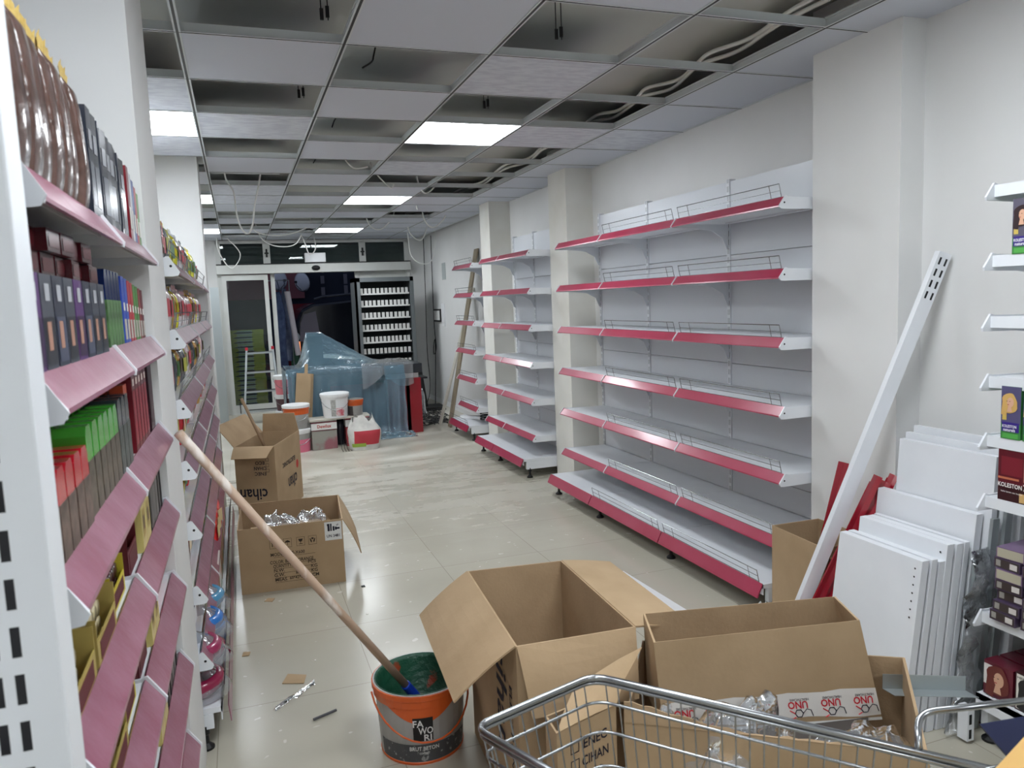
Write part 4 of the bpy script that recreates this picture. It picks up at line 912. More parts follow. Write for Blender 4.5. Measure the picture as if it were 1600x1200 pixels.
for i in range(37):
    x = 1.30+.60*i/36; row = []
    L = .12+.16*abs(math.sin(x*6.1))
    for j in range(25):
        q = j/24
        if q < .5: y = 9.6-(9.6-8.86)*q/.5; z = .848+.018*noise.noise(Vector((x*13, y*13, 7)))+.012
        else: s_ = (q-.5)/.5; y = 8.835-.015*math.sin(x*30)*s_; z = .855-L*s_
        row.append((x, y, z))
    g.append(row)
m = MB(); m.grid(g); tag(m.build('clear_plastic_sheet', FILM2, smooth=True, recalc=False), 'shiny clear plastic sheet over the right end of the counter top', 'plastic sheet')
# cigarette rack
RG = mat('grey rack steel', (112, 118, 120), .4, .4); RD = mat('rack dark back', (28, 36, 40), .6)
t = thing('cigarette_rack', 'tall grey rack of small white packs standing behind the counter', 'display rack', (2.05, 11.4, 0))
m = MB(); m.box((1.60, 11.05, .0), (1.63, 11.5, 1.93)); m.box((1.60, 11.05, 0), (1.675, 11.09, 1.93)); m.box((2.40, 11.05, 0), (2.45, 11.5, 1.93)); m.box((1.60, 11.05, 1.87), (2.45, 11.5, 1.93)); m.box((1.63, 11.09, 0), (2.40, 11.5, .55)); m.build('rack_frame', RG, t)
m = MB(); m.box((1.63, 11.47, .5), (2.40, 11.5, 1.87)); m.build('back_panel', RD, t)
RZ = [1.70, 1.525, 1.35, 1.175, 1.0, .83, .665]
cp = MB(); cp.box((-.019, -.011, 0), (.019, .011, .078)); cp = tag(cp.build('cigarette_pack', WPAP, bevel=.001), 'x', 'cigarette pack')
CP = Series(cp); nm = ['top', 'second', 'third', 'fourth', 'fifth', 'sixth', 'seventh']
for k, z in enumerate(RZ):
    m = MB(); m.box((1.63, 11.10, z-.012), (2.40, 11.47, z)); m.build('rack_shelf', RD, t)
    if k != 5:
        m = MB(); m.box((1.68, 11.092, z-.016), (2.39, 11.098, z+.006)); m.build('ticket_strip', WPAP, t)
    for j in range(12):
        if k == 6 and j < 1: continue
        CP.put((1.70+.0595*j+R.uniform(-.004, .004), 11.125, z+.0005), R.uniform(-.08, .08), 'white pack on the %s shelf of the grey rack behind the counter' % nm[k], 'white packs on the %s rack shelf' % nm[k])
# electrics on the right wall and floor clutter
t = thing('intercom_panel', 'white wall plate with a black framed card at the far right wall', 'wall panel', (2.84, 11.1, 1.2))
m = MB(); m.box((2.828, 10.80, 1.19), (2.839, 10.98, 1.52)); m.build('plate', WHT, t); m = MB(); m.box((2.815, 10.98, 1.25), (2.839, 11.42, 1.44)); m.build('frame', BLK, t); m = MB(); m.box((2.812, 11.03, 1.275), (2.8155, 11.37, 1.415)); m.build('card', WPAP, t)
m = MB(); m.box((2.835, 10.66, 1.86), (2.839, 10.85, 2.10)); tag(m.build('wall_note', mat('grey note', (170, 176, 176), .8)), 'grey paper slip fixed high on the far right wall', 'paper')
def cable(label, pts, r=.004, mm=None, name='cable', cat='cable', group=None, k=6, n=6):
    m = MB(); m.tube(smoothpath(pts, k), r, n); return tag(m.build(name, mm or WHT, smooth=True), label, cat, group)
cable('thick cable running down the far right wall, left one', [(2.8, 11.75, 2.54), (2.81, 11.85, 1.6), (2.8, 11.88, .8), (2.8, 11.8, .25), (2.7, 11.6, .012), (2.5, 11.2, .01)], .006, BLK)
cable('dark cable running down the far right wall with a coil, right one', [(2.815, 11.33, 2.54), (2.82, 11.42, 1.3), (2.82, 11.36, .86), (2.8, 11.45, .75), (2.82, 11.5, .9), (2.82, 11.4, .95), (2.815, 11.45, .5), (2.7, 11.1, .012)], .006, BLK)
m = MB(); r_ = random.Random(4)
for k in range(14):
    pts = [(2.3+r_.uniform(-.25, .28), 9.7+r_.uniform(-.5, 1.3), .008+.004*(k % 4)) for _ in range(6)]; m.tube(smoothpath(pts, 5), .005, 5)
o = tag(m.build('tangled_cables', BLK, smooth=True), 'tangle of black cables on the floor right of the counter', 'cables'); o['kind'] = 'stuff'
t = thing('black_speaker', 'black upright case standing on the floor right of the counter', 'speaker', (2.45, 10.7, 0))
m = MB(); m.T = Matrix.Translation((2.40, 10.7, .001)) @ Matrix.Rotation(-.12, 4, 'Y'); m.box((0, 0, 0), (.10, .2, .55)); m.build('case', BLK, t); m = MB(); m.box((2.3, 10.55, .002), (2.72, 10.95, .05)); m.build('foot_plate', BLK, t)
crumple('clear_plastic_bag', 'clear plastic bag slumped beside the black case', 'plastic bag', (2.27, 10.4, .002), .11, .10, .42, FILM2, 44)
t = thing('power_strip', 'white power strip lying on the farthest empty shelving base', 'power strip', (2.5, 8.5, .168)); m = MB(); m.T = Matrix.Translation((2.5, 8.5, .168)) @ Matrix.Rotation(.5, 4, 'Z'); m.box((-.03, -.17, 0), (.03, .17, .035)); m.build('strip_body', WHT, t)
cable('coil of black cable lying on the farthest empty shelving base', [(2.62+.09*math.cos(a*.8), 8.25+.12*math.sin(a*.8), .175+.004*a) for a in range(24)], .006, BLK, 'cable_coil')
# boards leaning past the farthest shelving
t = thing('wooden_board', 'wide brown board leaning on the far right wall, passing the farthest shelving', 'board', (2.3, 9.08, 0), 0, 'boards leaning past the farthest shelving')
m = MB(); m.prism([(-.07, 0), (.07, 0), (.07, .018), (-.07, .018)], lambda p, q: (2.36+.45*q+p[1], 9.05+.02*q+p[0], .004+2.17*q), 0, 1); m.build('plank', mat('grey brown board', (150, 138, 116), .8, col2=(126, 114, 96), nscale=3, stretch=(8, 8, .6)), t)
t = thing('wooden_board', 'narrow pale board leaning beside the wide brown one on the far right wall', 'board', (2.3, 9.3, 0), 0, 'boards leaning past the farthest shelving')
m = MB(); m.prism([(-.05, 0), (.05, 0), (.05, .018), (-.05, .018)], lambda p, q: (2.30+.52*q+p[1], 9.30+.02*q+p[0], .004+1.7*q), 0, 1); m.build('plank', mat('pale board', (196, 192, 180), .8), t)

# ================================================================ ceiling wiring
W_ = mat('white cable', (232, 232, 228), .5); cg = 'cables hanging from the open ceiling'
cable('white cable loop hanging low from the ceiling left of the middle lights', [(-.02, 6.44, 2.735), (-.008, 6.5, 2.57), (.043, 6.5, 2.466), (.053, 6.5, 2.293), (.083, 6.5, 2.178), (.129, 6.5, 2.143), (.168, 6.5, 2.218), (.194, 6.5, 2.368), (.24, 6.5, 2.543), (.28, 6.55, 2.735)], .007, W_, 'hanging_cable', 'cable', cg)
cable('black wire dangling in the open cell nearest the big tile', [(.70, 3.45, 2.735), (.667, 3.45, 2.70), (.643, 3.45, 2.622), (.633, 3.45, 2.594), (.59, 3.45, 2.565)], .004, BLK, 'hanging_cable', 'cable', cg)
cable('short black wire dangling in the second open cell', [(.66, 4.6, 2.735), (.655, 4.6, 2.66), (.612, 4.6, 2.61), (.592, 4.6, 2.565)], .004, BLK, 'hanging_cable', 'cable', cg)
cable('short black wire dangling in the third open cell', [(.66, 5.8, 2.735), (.638, 5.8, 2.65), (.597, 5.8, 2.575)], .004, BLK, 'hanging_cable', 'cable', cg)
cable('white wire arc ending beside the third black wire', [(.80, 5.9, 2.735), (.83, 5.9, 2.65), (.897, 5.9, 2.565), (1.007, 5.9, 2.575)], .006, W_, 'hanging_cable', 'cable', cg)
cable('white wire hook before the second middle light, left', [(1.15, 6.6, 2.735), (1.205, 6.6, 2.629), (1.309, 6.6, 2.529), (1.338, 6.6, 2.557)], .006, W_, 'hanging_cable', 'cable', cg)
cable('straight white wire end right of the second middle light', [(1.87, 8, 2.735), (1.864, 8.0, 2.644), (1.847, 8.0, 2.578), (1.857, 8.0, 2.512)], .007, W_, 'hanging_cable', 'cable', cg)
cable('white wire arc in the opening before the second middle light, right', [(1.6, 6.9, 2.735), (1.631, 6.9, 2.594), (1.687, 6.9, 2.527), (1.78, 6.9, 2.596), (1.83, 6.9, 2.735)], .007, W_, 'hanging_cable', 'cable', cg)
cable('white cable loop hanging at the far right corner by the rack', [(2.38, 11, 2.735), (2.4, 11.0, 2.477), (2.433, 11.0, 2.221), (2.588, 11.0, 2.107), (2.734, 11.0, 2.16), (2.797, 11.0, 2.445), (2.8, 11, 2.735)], .007, W_, 'hanging_cable', 'cable', cg)
for k, pts in enumerate(([(.32, 11.2, 2.735), (.4, 11.2, 2.5), (.6, 11.2, 2.40), (.85, 11.2, 2.44), (1.0, 11.2, 2.735)], [(.9, 11.4, 2.735), (.98, 11.4, 2.46), (1.05, 11.5, 2.3), (1.15, 11.6, 2.42), (1.1, 11.7, 2.735)], [(-.15, 11.5, 2.735), (-.2, 11.6, 2.45), (-.1, 11.7, 2.2), (0, 11.7, 2.15), (.1, 11.7, 2.35), (-.1, 11.6, 2.6)],
                         [(1.55, 9.6, 2.735), (1.62, 9.6, 2.52), (1.75, 9.6, 2.47), (1.9, 9.6, 2.6), (1.95, 9.6, 2.735)], [(2.1, 8.9, 2.735), (2.15, 8.9, 2.5), (2.25, 8.9, 2.42), (2.4, 8.9, 2.55), (2.4, 8.9, 2.735)], [(2.2, 10.2, 2.735), (2.25, 10.2, 2.48), (2.4, 10.2, 2.38), (2.5, 10.2, 2.6), (2.5, 10.2, 2.735)], [(.2, 10.4, 2.735), (.3, 10.4, 2.53), (.6, 10.3, 2.47), (.9, 10.2, 2.55), (1.0, 10.2, 2.735)])):
    cable(['white cable swag over the glass door', 'white cable loop above the little white box over the door', 'thin white cable bunched at the left top corner of the door', 'white cable loop right of the farthest middle light', 'white cable loop over the farthest pillar', 'white cable loop near the far right wall', 'long shallow white cable swag before the farthest middle light'][k], pts, .008, W_, 'hanging_cable', 'cable', cg)
for x, y, k in ((.38, 2.96, 0), (.38, 4.05, 1), (1.31, 2.96, 2), (1.36, 4.08, 3)):
    t = thing('ceiling_hanger', ['twin wire hanger with dark clip in the nearest open cell', 'twin wire hanger with dark clip in the open cell before the patterned tile', 'twin wire hanger with dark clip in the open cell right of the middle', 'twin wire hanger with dark clip just before the first middle light'][k], 'hanger', (x, y, ZS), 0, 'twin wire ceiling hangers')
    m = MB(); m.tube([(x-.012, y, ZS-.001), (x-.012, y, 2.58)], .0022, 5); m.tube([(x+.012, y, ZS-.001), (x+.012, y, 2.58)], .0022, 5); m.build('rod', BLK, t); m = MB(); m.box((x-.017, y-.004, 2.58), (x-.004, y+.004, 2.62)); m.box((x+.004, y-.004, 2.59), (x+.017, y+.004, 2.63)); m.build('clip', BLK, t)
pth = [(2.29, 2.3), (2.26, 2.75), (2.31, 3.12), (2.25, 3.34), (2.28, 3.50), (2.345, 3.78), (2.26, 3.96), (2.30, 4.14), (2.335, 4.45), (2.26, 4.60), (2.32, 5.1), (2.27, 5.45), (2.35, 6.0), (2.26, 6.35), (2.34, 7.2), (2.26, 7.7), (2.33, 9), (2.28, 10)]
for k in range(2):
    m = MB(); pts = smoothpath([(x-.035*k-.01, y-.13*k, 2.655+.012*k) for x, y in pth], 8); m.tube(pts, .010, 7)
    tag(m.build('conduit_pipe', W_, smooth=True), ['left one of two white flexible conduits snaking above the open cells at right', 'right one of two white flexible conduits snaking above the open cells at right'][1-k], 'conduit', 'flexible conduits')
m = MB(); m.tube([(-.4, 6.5, 2.64), (.40, 6.5, 2.64)], .035, 16); tag(m.build('duct_pipe', mat('duct', (190, 194, 196), .5), smooth=True), 'fat white pipe crossing above the open cell over the left rack', 'pipe')

# ================================================================ floor scraps
def scrap(pts, label, mm=CARD, h=.003, name='cardboard_scrap'):
    m = MB(); m.slabpoly([(x, y, .0008) for x, y in pts], h); return tag(m.build(name, mm), label, 'scrap')
scrap([(.06, 3.155), (.145, 3.12), (.16, 3.19), (.087, 3.23)], 'tan cardboard scrap on the floor left of the green-stained bucket')
scrap([(-.095, 3.49), (-.065, 3.485), (-.058, 3.52), (-.088, 3.53)], 'small brown scrap on the floor beside the left rack')
m = MB(); m.tube([(.155, 2.81, .007), (.243, 2.845, .007)], .005, 8); tag(m.build('metal_rod', mat('dark rod', (74, 74, 78), .5)), 'short dark rod on the floor left of the green-stained bucket', 'rod')
scrap([(.02, 4.12), (.06, 4.10), (.075, 4.14), (.04, 4.16)], 'brown flake on the floor before the low labelled box')
scrap([(.53, 4.10), (.55, 4.10), (.55, 4.125), (.53, 4.12)], 'dark flake on the floor right of the low labelled box', BLK)
m = MB(); g = [[(.02+.16*i/10+.01*R.uniform(-1, 1), 2.93+.25*i/10*(.6)+.03*j/4+.008*R.uniform(-1, 1), .002+.012*abs(R.uniform(-1, 1))) for j in range(5)] for i in range(11)]
m.grid(g); tag(m.build('film_scrap', CLEAR, smooth=True, recalc=False), 'wisp of clear film on the floor by the tan cardboard scrap', 'plastic film')
r_ = random.Random(9)
m = MB()
for k in range(70):
    x, y = r_.uniform(.0, 2.1), r_.uniform(3.0, 9.5); s_ = r_.uniform(.003, .010); a = r_.uniform(0, 6); m.slabpoly([(x+s_*math.cos(a+b), y+s_*1.0*math.sin(a+b), .0006) for b in (0, 1.8, 3.9)], .002)
o = tag(m.build('plaster_crumbs', mat('plaster crumb', (228, 226, 220), .9)), 'white plaster crumbs scattered over the floor', 'crumbs'); o['kind'] = 'stuff'

# ================================================================ merchandise
def pack(name, cat, wy, dx, h, body, bands=(), bev=.0015, rough=.35, extra=None):
    "carton facing +X; bands (u0,u1,v0,v1,colour) on the front, u 0..1 across the width, v 0..1 up"
    m = MB(); ms = [colour(body, rough, coat=.3)]; m.box((-dx/2, -wy/2, 0), (dx/2, wy/2, h))
    for u0, u1, v0, v1, c in bands:
        cm = colour(c, rough)
        if cm not in ms: ms.append(cm)
        m.cur = ms.index(cm); x = dx/2+.0006+.0002*bands.index((u0, u1, v0, v1, c))
        m.add([(x, -wy/2+wy*u0, h*v0), (x, -wy/2+wy*u1, h*v0), (x, -wy/2+wy*u1, h*v1), (x, -wy/2+wy*u0, h*v1)], [(0,1,2,3)])
    if extra: extra(m, ms, dx/2+.002, wy, h)
    o = m.build(name, ms, recalc=False); return tag(o, 'x', cat)
def portrait(hair, skin=(214, 168, 140), cy=0, cz=.66, s=.32, side=1):
    def f(m, ms, x, wy, h):
        S_ = min(wy, h)
        def blob(c, pts):
            cm = colour(c, .5)
            if cm not in ms: ms.append(cm)
            m.cur = ms.index(cm); f.x += .0004; m.add([(f.x, p[0], p[1]) for p in pts], [tuple(range(len(pts)))])
        f.x = x; C0 = (cy*wy, cz*h); sc = s*S_
        blob(hair, [(C0[0]+sc*(1.25*math.cos(a)+.15*math.sin(3*a))*side, C0[1]+sc*(1.35*math.sin(a)-(.6 if math.sin(a) < 0 else 0))) for a in [k*PI/9 for k in range(18)]])
        blob(hair, [(C0[0]+sc*1.2*side, C0[1]), (C0[0]+sc*1.4*side, C0[1]-sc*2.2), (C0[0]+sc*.5*side, C0[1]-sc*2.4), (C0[0]+sc*.3*side, C0[1]-sc)])
        blob(skin, [(C0[0]-sc*.15*side+sc*.58*math.cos(a), C0[1]-sc*.15+sc*.82*math.sin(a)) for a in [k*PI/8 for k in range(16)]])
        blob(skin, [(C0[0]-sc*.2, C0[1]-sc*.8), (C0[0]+sc*.3, C0[1]-sc*.8), (C0[0]+sc*.5, C0[1]-sc*1.7), (C0[0]-sc*.4, C0[1]-sc*1.7)])
        for q in (-.4, .1): blob((60, 36, 30), [(C0[0]+sc*(q+.12*math.cos(a)), C0[1]+sc*(.02+.05*math.sin(a))) for a in [k*PI/4 for k in range(8)]])
        blob((176, 60, 66), [(C0[0]+sc*(-.15+.17*math.cos(a)), C0[1]-sc*.52+sc*.06*math.sin(a)) for a in [k*PI/4 for k in range(8)]])
    return f
def pouch(name, cat, wy, dx, h, body, top=(176, 150, 84), print_=None, rough=.2):
    m = MB(); n = 20; K = 10; g = []; ms = [mat('foil%02x%02x%02x' % body, body, rough, col2=tuple(min(255, int(c*1.35+18)) for c in body), nscale=16, bump=.35, bscale=26, coat=.4), mat('foil%02x%02x%02x' % top, top, .3, bump=.5, bscale=50)]
    for i in range(K+1):
        f = i/K; th = dx/2*(math.sin(PI*min(1, f*.86+.12))**.38)*(1+.07*math.sin(7*f+wy*90)) if i < K else .001; ww = wy/2*(1+.05*math.sin(9*f))
        g.append([(th*math.copysign(abs(math.cos(a))**.6, math.cos(a)), ww*math.copysign(abs(math.sin(a))**.55, math.sin(a)), h*.93*f) for a in [2*PI*j/n for j in range(n+1)]])
    m.grid(g); m.cur = 1
    m.grid([[(.001, -wy/2*1.04+wy*1.04*j/10, h*.90) for j in range(11)], [(.004*math.sin(j*2), -wy/2*1.04+wy*1.04*j/10, h*(1+.05*(j % 2))) for j in range(11)]])
    if print_ and name != 'foil_pouch':
        pm = colour(print_, .4)
        ms.append(pm); m.cur = 2; m.grid([[(dx/2*1.045+.002, -wy*.30+wy*.60*j/4, h*(.28+.36*i/3)) for j in range(5)] for i in range(4)])
    o = m.build(name, ms, smooth=True, recalc=False); return tag(o, 'x', cat)
def capped(name, cat, w, d, h, capc, body):
    m = MB(); ms = [colour(body, .4, col2=tuple(int(c*.5) for c in body), nscale=40), colour(capc, .25, coat=.5)]
    m.box((-d/2, -w/2, 0), (d/2, w/2, h*.62)); m.cur = 1
    m.prism([(-w/2, h*.62), (w/2, h*.62), (w/2, h*.9), (w*.32, h), (-w*.32, h), (-w/2, h*.9)], lambda p, q: (q, p[0], p[1]), -d/2*.96, d/2*.96)
    o = m.build(name, ms); return tag(o, 'x', cat)
XF = -.215
# ---- nearest left shelving, top shelf
S = Series(pouch('foil_pouch', 'pouch', .072, .05, .215, (60, 42, 36), print_=(78, 54, 48)))
for k in range(8): S.put((XF-.03+R.uniform(-.006, .006), 1.0+.066*k, LL[0]+.001), R.uniform(-.1, .1), 'brown foil pouch with crimped gold top on the top shelf of the nearest left rack', 'foil pouches on the top shelf', (1, 1, R.uniform(.96, 1.06)))
for k in range(7): S.put((XF-.10+R.uniform(-.006, .006), 1.02+.07*k, LL[0]+.001), R.uniform(-.1, .1), 'brown foil pouch in the second row of the top shelf, nearest left rack', 'foil pouches on the top shelf, second row')
S = Series(pack('tall_tube', 'tube', .042, .045, .19, (44, 48, 58), [(.1, .9, .1, .5, (104, 108, 116)), (.2, .8, .62, .8, (150, 152, 158))], rough=.2))
for k in range(9): S.put((XF-.03, 1.555+.050*k, LL[0]+.001), R.uniform(-.12, .12), 'dark grey glossy tube box on the top shelf of the nearest left rack', 'dark tubes on the top shelf', (1, 1, 1-.012*k))
for k in range(8): S.put((XF-.085, 1.56+.052*k, LL[0]+.001), R.uniform(-.1, .1), 'dark tube box in the second row of the top shelf, nearest left rack', 'dark tubes on the top shelf, second row')
for k, (c, nme) in enumerate((((120, 22, 34), 'dark red'), ((196, 198, 204), 'silver'), ((52, 76, 150), 'blue'), ((180, 44, 54), 'red'), ((96, 150, 70), 'green'))):
    S = Series(pack('slim_box', 'box', .036, .05, .17-.01*k, c, [(.1, .9, .15, .45, (210, 206, 196))])); S.put((XF-.03, 2.03+.042*k, LL[0]+.001), 0, '%s slim box near the far end of the top shelf, nearest left rack' % nme)
# ---- second shelf
g2 = [((66, 70, 82), 'grey', (40, 42, 50)), ((88, 46, 110), 'purple', (50, 26, 64)), ((34, 40, 60), 'navy', (70, 76, 96))]
SS = [Series(pack('hair_dye_box', 'hair dye box', .062, .12, .118, c, [(.08, .92, .05, .55, c3), (.3, .7, .72, .9, (176, 178, 184)), (.25, .6, .2, .5, (176, 132, 112))])) for c, n_, c3 in g2]
for k, q in enumerate((1, 0, 2, 0, 1, 2, 0, 0)):
    for r in range(2): SS[q].put((XF-.065-.125*r, 1.02+.068*k, LL[1]+.001), 0, '%s hair dye box on the second shelf, nearest left rack, %s row' % (g2[q][1], ['front', 'rear'][r]), '%s hair dye boxes on the second shelf' % g2[q][1])
S = Series(pack('lying_carton', 'carton', .078, .17, .030, (74, 16, 26), [(.1, .9, .2, .8, (110, 30, 40))], rough=.22))
for k in range(7):
    for r in range(2): S.put((XF-.10+R.uniform(-.01, .01), 1.02+.080*k, LL[1]+.120+.0315*r), R.uniform(-.06, .06), 'dark maroon glossy carton lying on the hair dye boxes, %s layer' % ['lower', 'upper'][r], 'maroon cartons on the second shelf')
S = Series(capped('blister_card', 'blister pack', .034, .05, .15, (24, 44, 96), (96, 140, 84)))
for k in range(5): S.put((XF-.035, 1.60+.038*k, LL[1]+.001), 0, 'green and cream blister with navy top on the second shelf, nearest left rack', 'navy topped blisters')
for k, (c, nme) in enumerate((((54, 86, 190), 'blue'), ((64, 96, 190), 'second blue'), ((190, 46, 60), 'red'), ((196, 60, 70), 'second red'), ((90, 150, 72), 'green'), ((84, 146, 66), 'second green'), ((150, 40, 46), 'dark red'), ((110, 26, 34), 'maroon'))):
    Series(pack('slim_box', 'box', .040, .05, .145-.003*k, c, [(.1, .9, .08, .38, (196, 190, 180)), (.2, .8, .5, .62, (236, 232, 226))])).put((XF-.035, 1.81+.047*k, LL[1]+.001), 0, '%s slim box at the far end of the second shelf, nearest left rack' % nme)
# ---- third shelf: caps in ranks
def ranks(series, ys_, depth_n, pitch, z, label, group, x0=XF-.03):
    for y in ys_:
        for r in range(depth_n): series.put((x0-pitch*r, y+R.uniform(-.002, .002), z), 0, label, group)
ranks(Series(capped('marker', 'marker', .046, .050, .115, (196, 30, 48), (120, 100, 90))), [1.01+.052*k for k in range(5)], 4, .056, LL[2]+.001, 'red capped pack on the third shelf of the nearest left rack', 'red capped packs on the third shelf')
ranks(Series(capped('marker', 'marker', .046, .046, .138, (70, 176, 56), (110, 100, 86))), [1.275+.052*k for k in range(6)], 5, .052, LL[2]+.001, 'green capped pack on the third shelf of the nearest left rack', 'green capped packs on the third shelf')
ranks(Series(capped('marker', 'marker', .044, .046, .142, (44, 50, 58), (90, 100, 96))), [1.59+.050*k for k in range(3)], 6, .052, LL[2]+.001, 'black capped pack on the third shelf of the nearest left rack', 'black capped packs on the third shelf')
ranks(Series(pack('orange_box', 'box', .050, .026, .155, (190, 74, 40), [(.1, .9, .1, .5, (222, 150, 110)), (.2, .8, .6, .8, (60, 20, 20))])), [1.755], 10, .029, LL[2]+.001, 'orange box in the rank on the third shelf, nearest left rack', 'orange boxes on the third shelf')
S = Series(pack('maroon_box', 'box', .048, .26, .168, (110, 18, 34), [(.1, .9, .1, .8, (150, 30, 50)), (.2, .8, .86, .95, (220, 200, 190))]))
for k in range(5): S.put((XF-.14, 1.83+.053*k, LL[2]+.001), 0, 'deep maroon box at the far end of the third shelf, nearest left rack', 'maroon boxes on the third shelf')
Series(pack('dark_box', 'box', .085, .28, .195, (44, 18, 28), [(.1, .9, .1, .9, (60, 26, 36))])).put((XF-.15, 2.155, LL[2]+.001), 0, 'tall dark box in the far corner of the third shelf, nearest left rack')
# ---- chocolate displays on the lower shelves
def tray_proto(w, d, h, c, ci):
    t = thing('chocolate_tray', 'x', 'display tray', (0,0,0), 0, 'chocolate trays'); m = MB(); th = .002
    m.box((-d/2, -w/2, 0), (d/2, w/2, th)); m.box((-d/2, -w/2, 0), (d/2, -w/2+th, h)); m.box((-d/2, w/2-th, 0), (d/2, w/2, h)); m.box((-d/2, -w/2, 0), (-d/2+th, w/2, h*1.7)); m.box((d/2-th, -w/2, 0), (d/2, w/2, h*.55))
    m.build('tray_box', colour(c, .5, col2=ci, nscale=9), t, world=False)
    m = MB(); m.box((d/2, -w*.38, h*.1), (d/2+.0008, w*.38, h*.46)); m.build('front_print', colour((92, 20, 34), .5), t, world=False); return t
def bar_proto(c, band):
    t = thing('chocolate_bar', 'x', 'chocolate bar', (0,0,0), 0, 'bars'); m = MB(); m.tube([(-.045, 0, .014), (-.04, 0, .014), (.04, 0, .014), (.045, 0, .014)], .0135, 9)
    m.build('wrapper', colour(c, .3, coat=.5), t, world=False, smooth=True); m = MB(); m.tube([(-.018, 0, .014), (.028, 0, .014)], .0142, 9); m.build('red_band', colour(band, .3), t, world=False, smooth=True); return t
TG = Series(tray_proto(.17, .26, .075, (196, 176, 96), (170, 150, 84))); TY = Series(tray_proto(.15, .24, .07, (222, 206, 60), (206, 186, 60))); TM = Series(tray_proto(.13, .24, .09, (110, 24, 40), (84, 18, 30)))
BR_ = Series(bar_proto((226, 212, 170), (168, 28, 44))); BD = Series(bar_proto((70, 20, 30), (206, 190, 60)))
wrd = ['top', 'second', 'third', 'fourth', 'fifth', 'sixth', 'seventh']
for li in (3, 4, 5, 6):
    z = LL[li]+.001
    for k, y in enumerate((1.09, 1.28, 1.47)):
        T_ = (TG, TG, TY)[k]; B_ = (BR_, BR_, BD)[k]
        T_.put((XF-.14, y, z), 0, '%s display tray, %s one on the %s shelf of the nearest left rack' % (('gold', 'gold', 'yellow')[k], ('nearest', 'second', 'third')[k], wrd[li]))
        for j in range(5):
            for lay in range(2):
                B_.put((XF-.075-.0*lay, y-.056+.0275*j, z+.004+.027*lay), R.uniform(-.03, .03), '%s wrapped bar in the %s tray on the %s shelf, nearest left rack' % (('cream', 'cream', 'maroon')[k], ('nearest', 'second', 'yellow')[k], wrd[li]), 'bars in the %s trays on the %s shelf' % (('nearest', 'second', 'yellow')[k], wrd[li]))
    TM.put((XF-.14, 1.67, z), 0, 'maroon display tray on the %s shelf of the nearest left rack' % wrd[li])
    for j in range(4): BD.put((XF-.07, 1.63+.0275*j, z+.004), 0, 'maroon wrapped bar in the maroon tray on the %s shelf' % wrd[li], 'bars in the maroon tray on the %s shelf' % wrd[li])
    if li == 3:
        YC = Series(pack('cream_box', 'box', .07, .22, .15, (222, 206, 128), [(.2, .8, .2, .6, (176, 150, 70)), (.3, .6, .3, .5, (70, 40, 24))]))
        BG = Series(pack('black_gold_carton', 'carton', .048, .10, .135, (40, 38, 40), [(.05, .95, .8, .98, (180, 150, 80)), (.2, .8, .1, .7, (84, 82, 84))]))
        SR = Series(pouch('red_snack_pouch', 'pouch', .07, .06, .12, (170, 30, 44), (200, 60, 60)))
    for k in range(2): YC.put((XF-.12, 1.80+.076*k, z), 0, 'cream and brown box, %s one on the %s shelf of the nearest left rack' % (['nearer', 'farther'][k], wrd[li]))
    for k in range(5):
        (BG if li % 2 else SR).put((XF-.06, 1.96+.056*k, z), R.uniform(-.1, .1), ('black and gold carton' if li % 2 else 'red crimped pouch')+' at the far end of the %s shelf, nearest left rack' % wrd[li], 'small packs at the far end of the %s shelf' % wrd[li])
# ---- farther left rack: snack bags
kinds = [((196, 200, 206), 'silver', (200, 40, 60)), ((206, 190, 40), 'yellow', (60, 120, 60)), ((214, 176, 180), 'pink and white', (200, 50, 70)), ((60, 64, 70), 'dark', (190, 190, 60)), ((170, 34, 40), 'red', (236, 220, 190)), ((150, 110, 50), 'bronze', (90, 60, 26)), ((70, 110, 160), 'blue', (230, 230, 230))]
BG_ = [Series(pouch('snack_bag', 'snack bag', .105, .07, .15, c, tuple(min(255, x+20) for x in c), p_)) for c, n_, p_ in kinds]
mixs = [[0, 0, 4, 0, 3, 1, 1, 1, 0, 1], [2, 2, 2, 2, 1, 5, 1, 0, 2, 1], [2, 2, 5, 3, 1, 5, 3, 0, 1, 3], [4, 5, 3, 4, 0, 5, 1, 3, 4, 0], [4, 0, 5, 1, 6, 4, 5, 0, 1, 4], [1, 5, 4, 0, 6, 5, 4, 1, 5, 3], [6, 6, 5, 4, 1, 0, 5, 4, 6, 5]]
for li in range(7):
    for k in range(24):
        q = mixs[li][k % 10]; hgt = (1.25 if li == 0 else 1.15)*R.uniform(.92, 1.06)
        if li == 0 and k < 3: hgt = 1.5
        BG_[q].put((XF-.055+R.uniform(-.01, .01), 2.86+.116*k, LL[li]+.002), R.uniform(-.15, .15), '%s snack bag on the %s shelf of the farther left rack' % (kinds[q][1], wrd[li]), '%s snack bags on the %s shelf' % (kinds[q][1], wrd[li]), (1, 1, hgt))
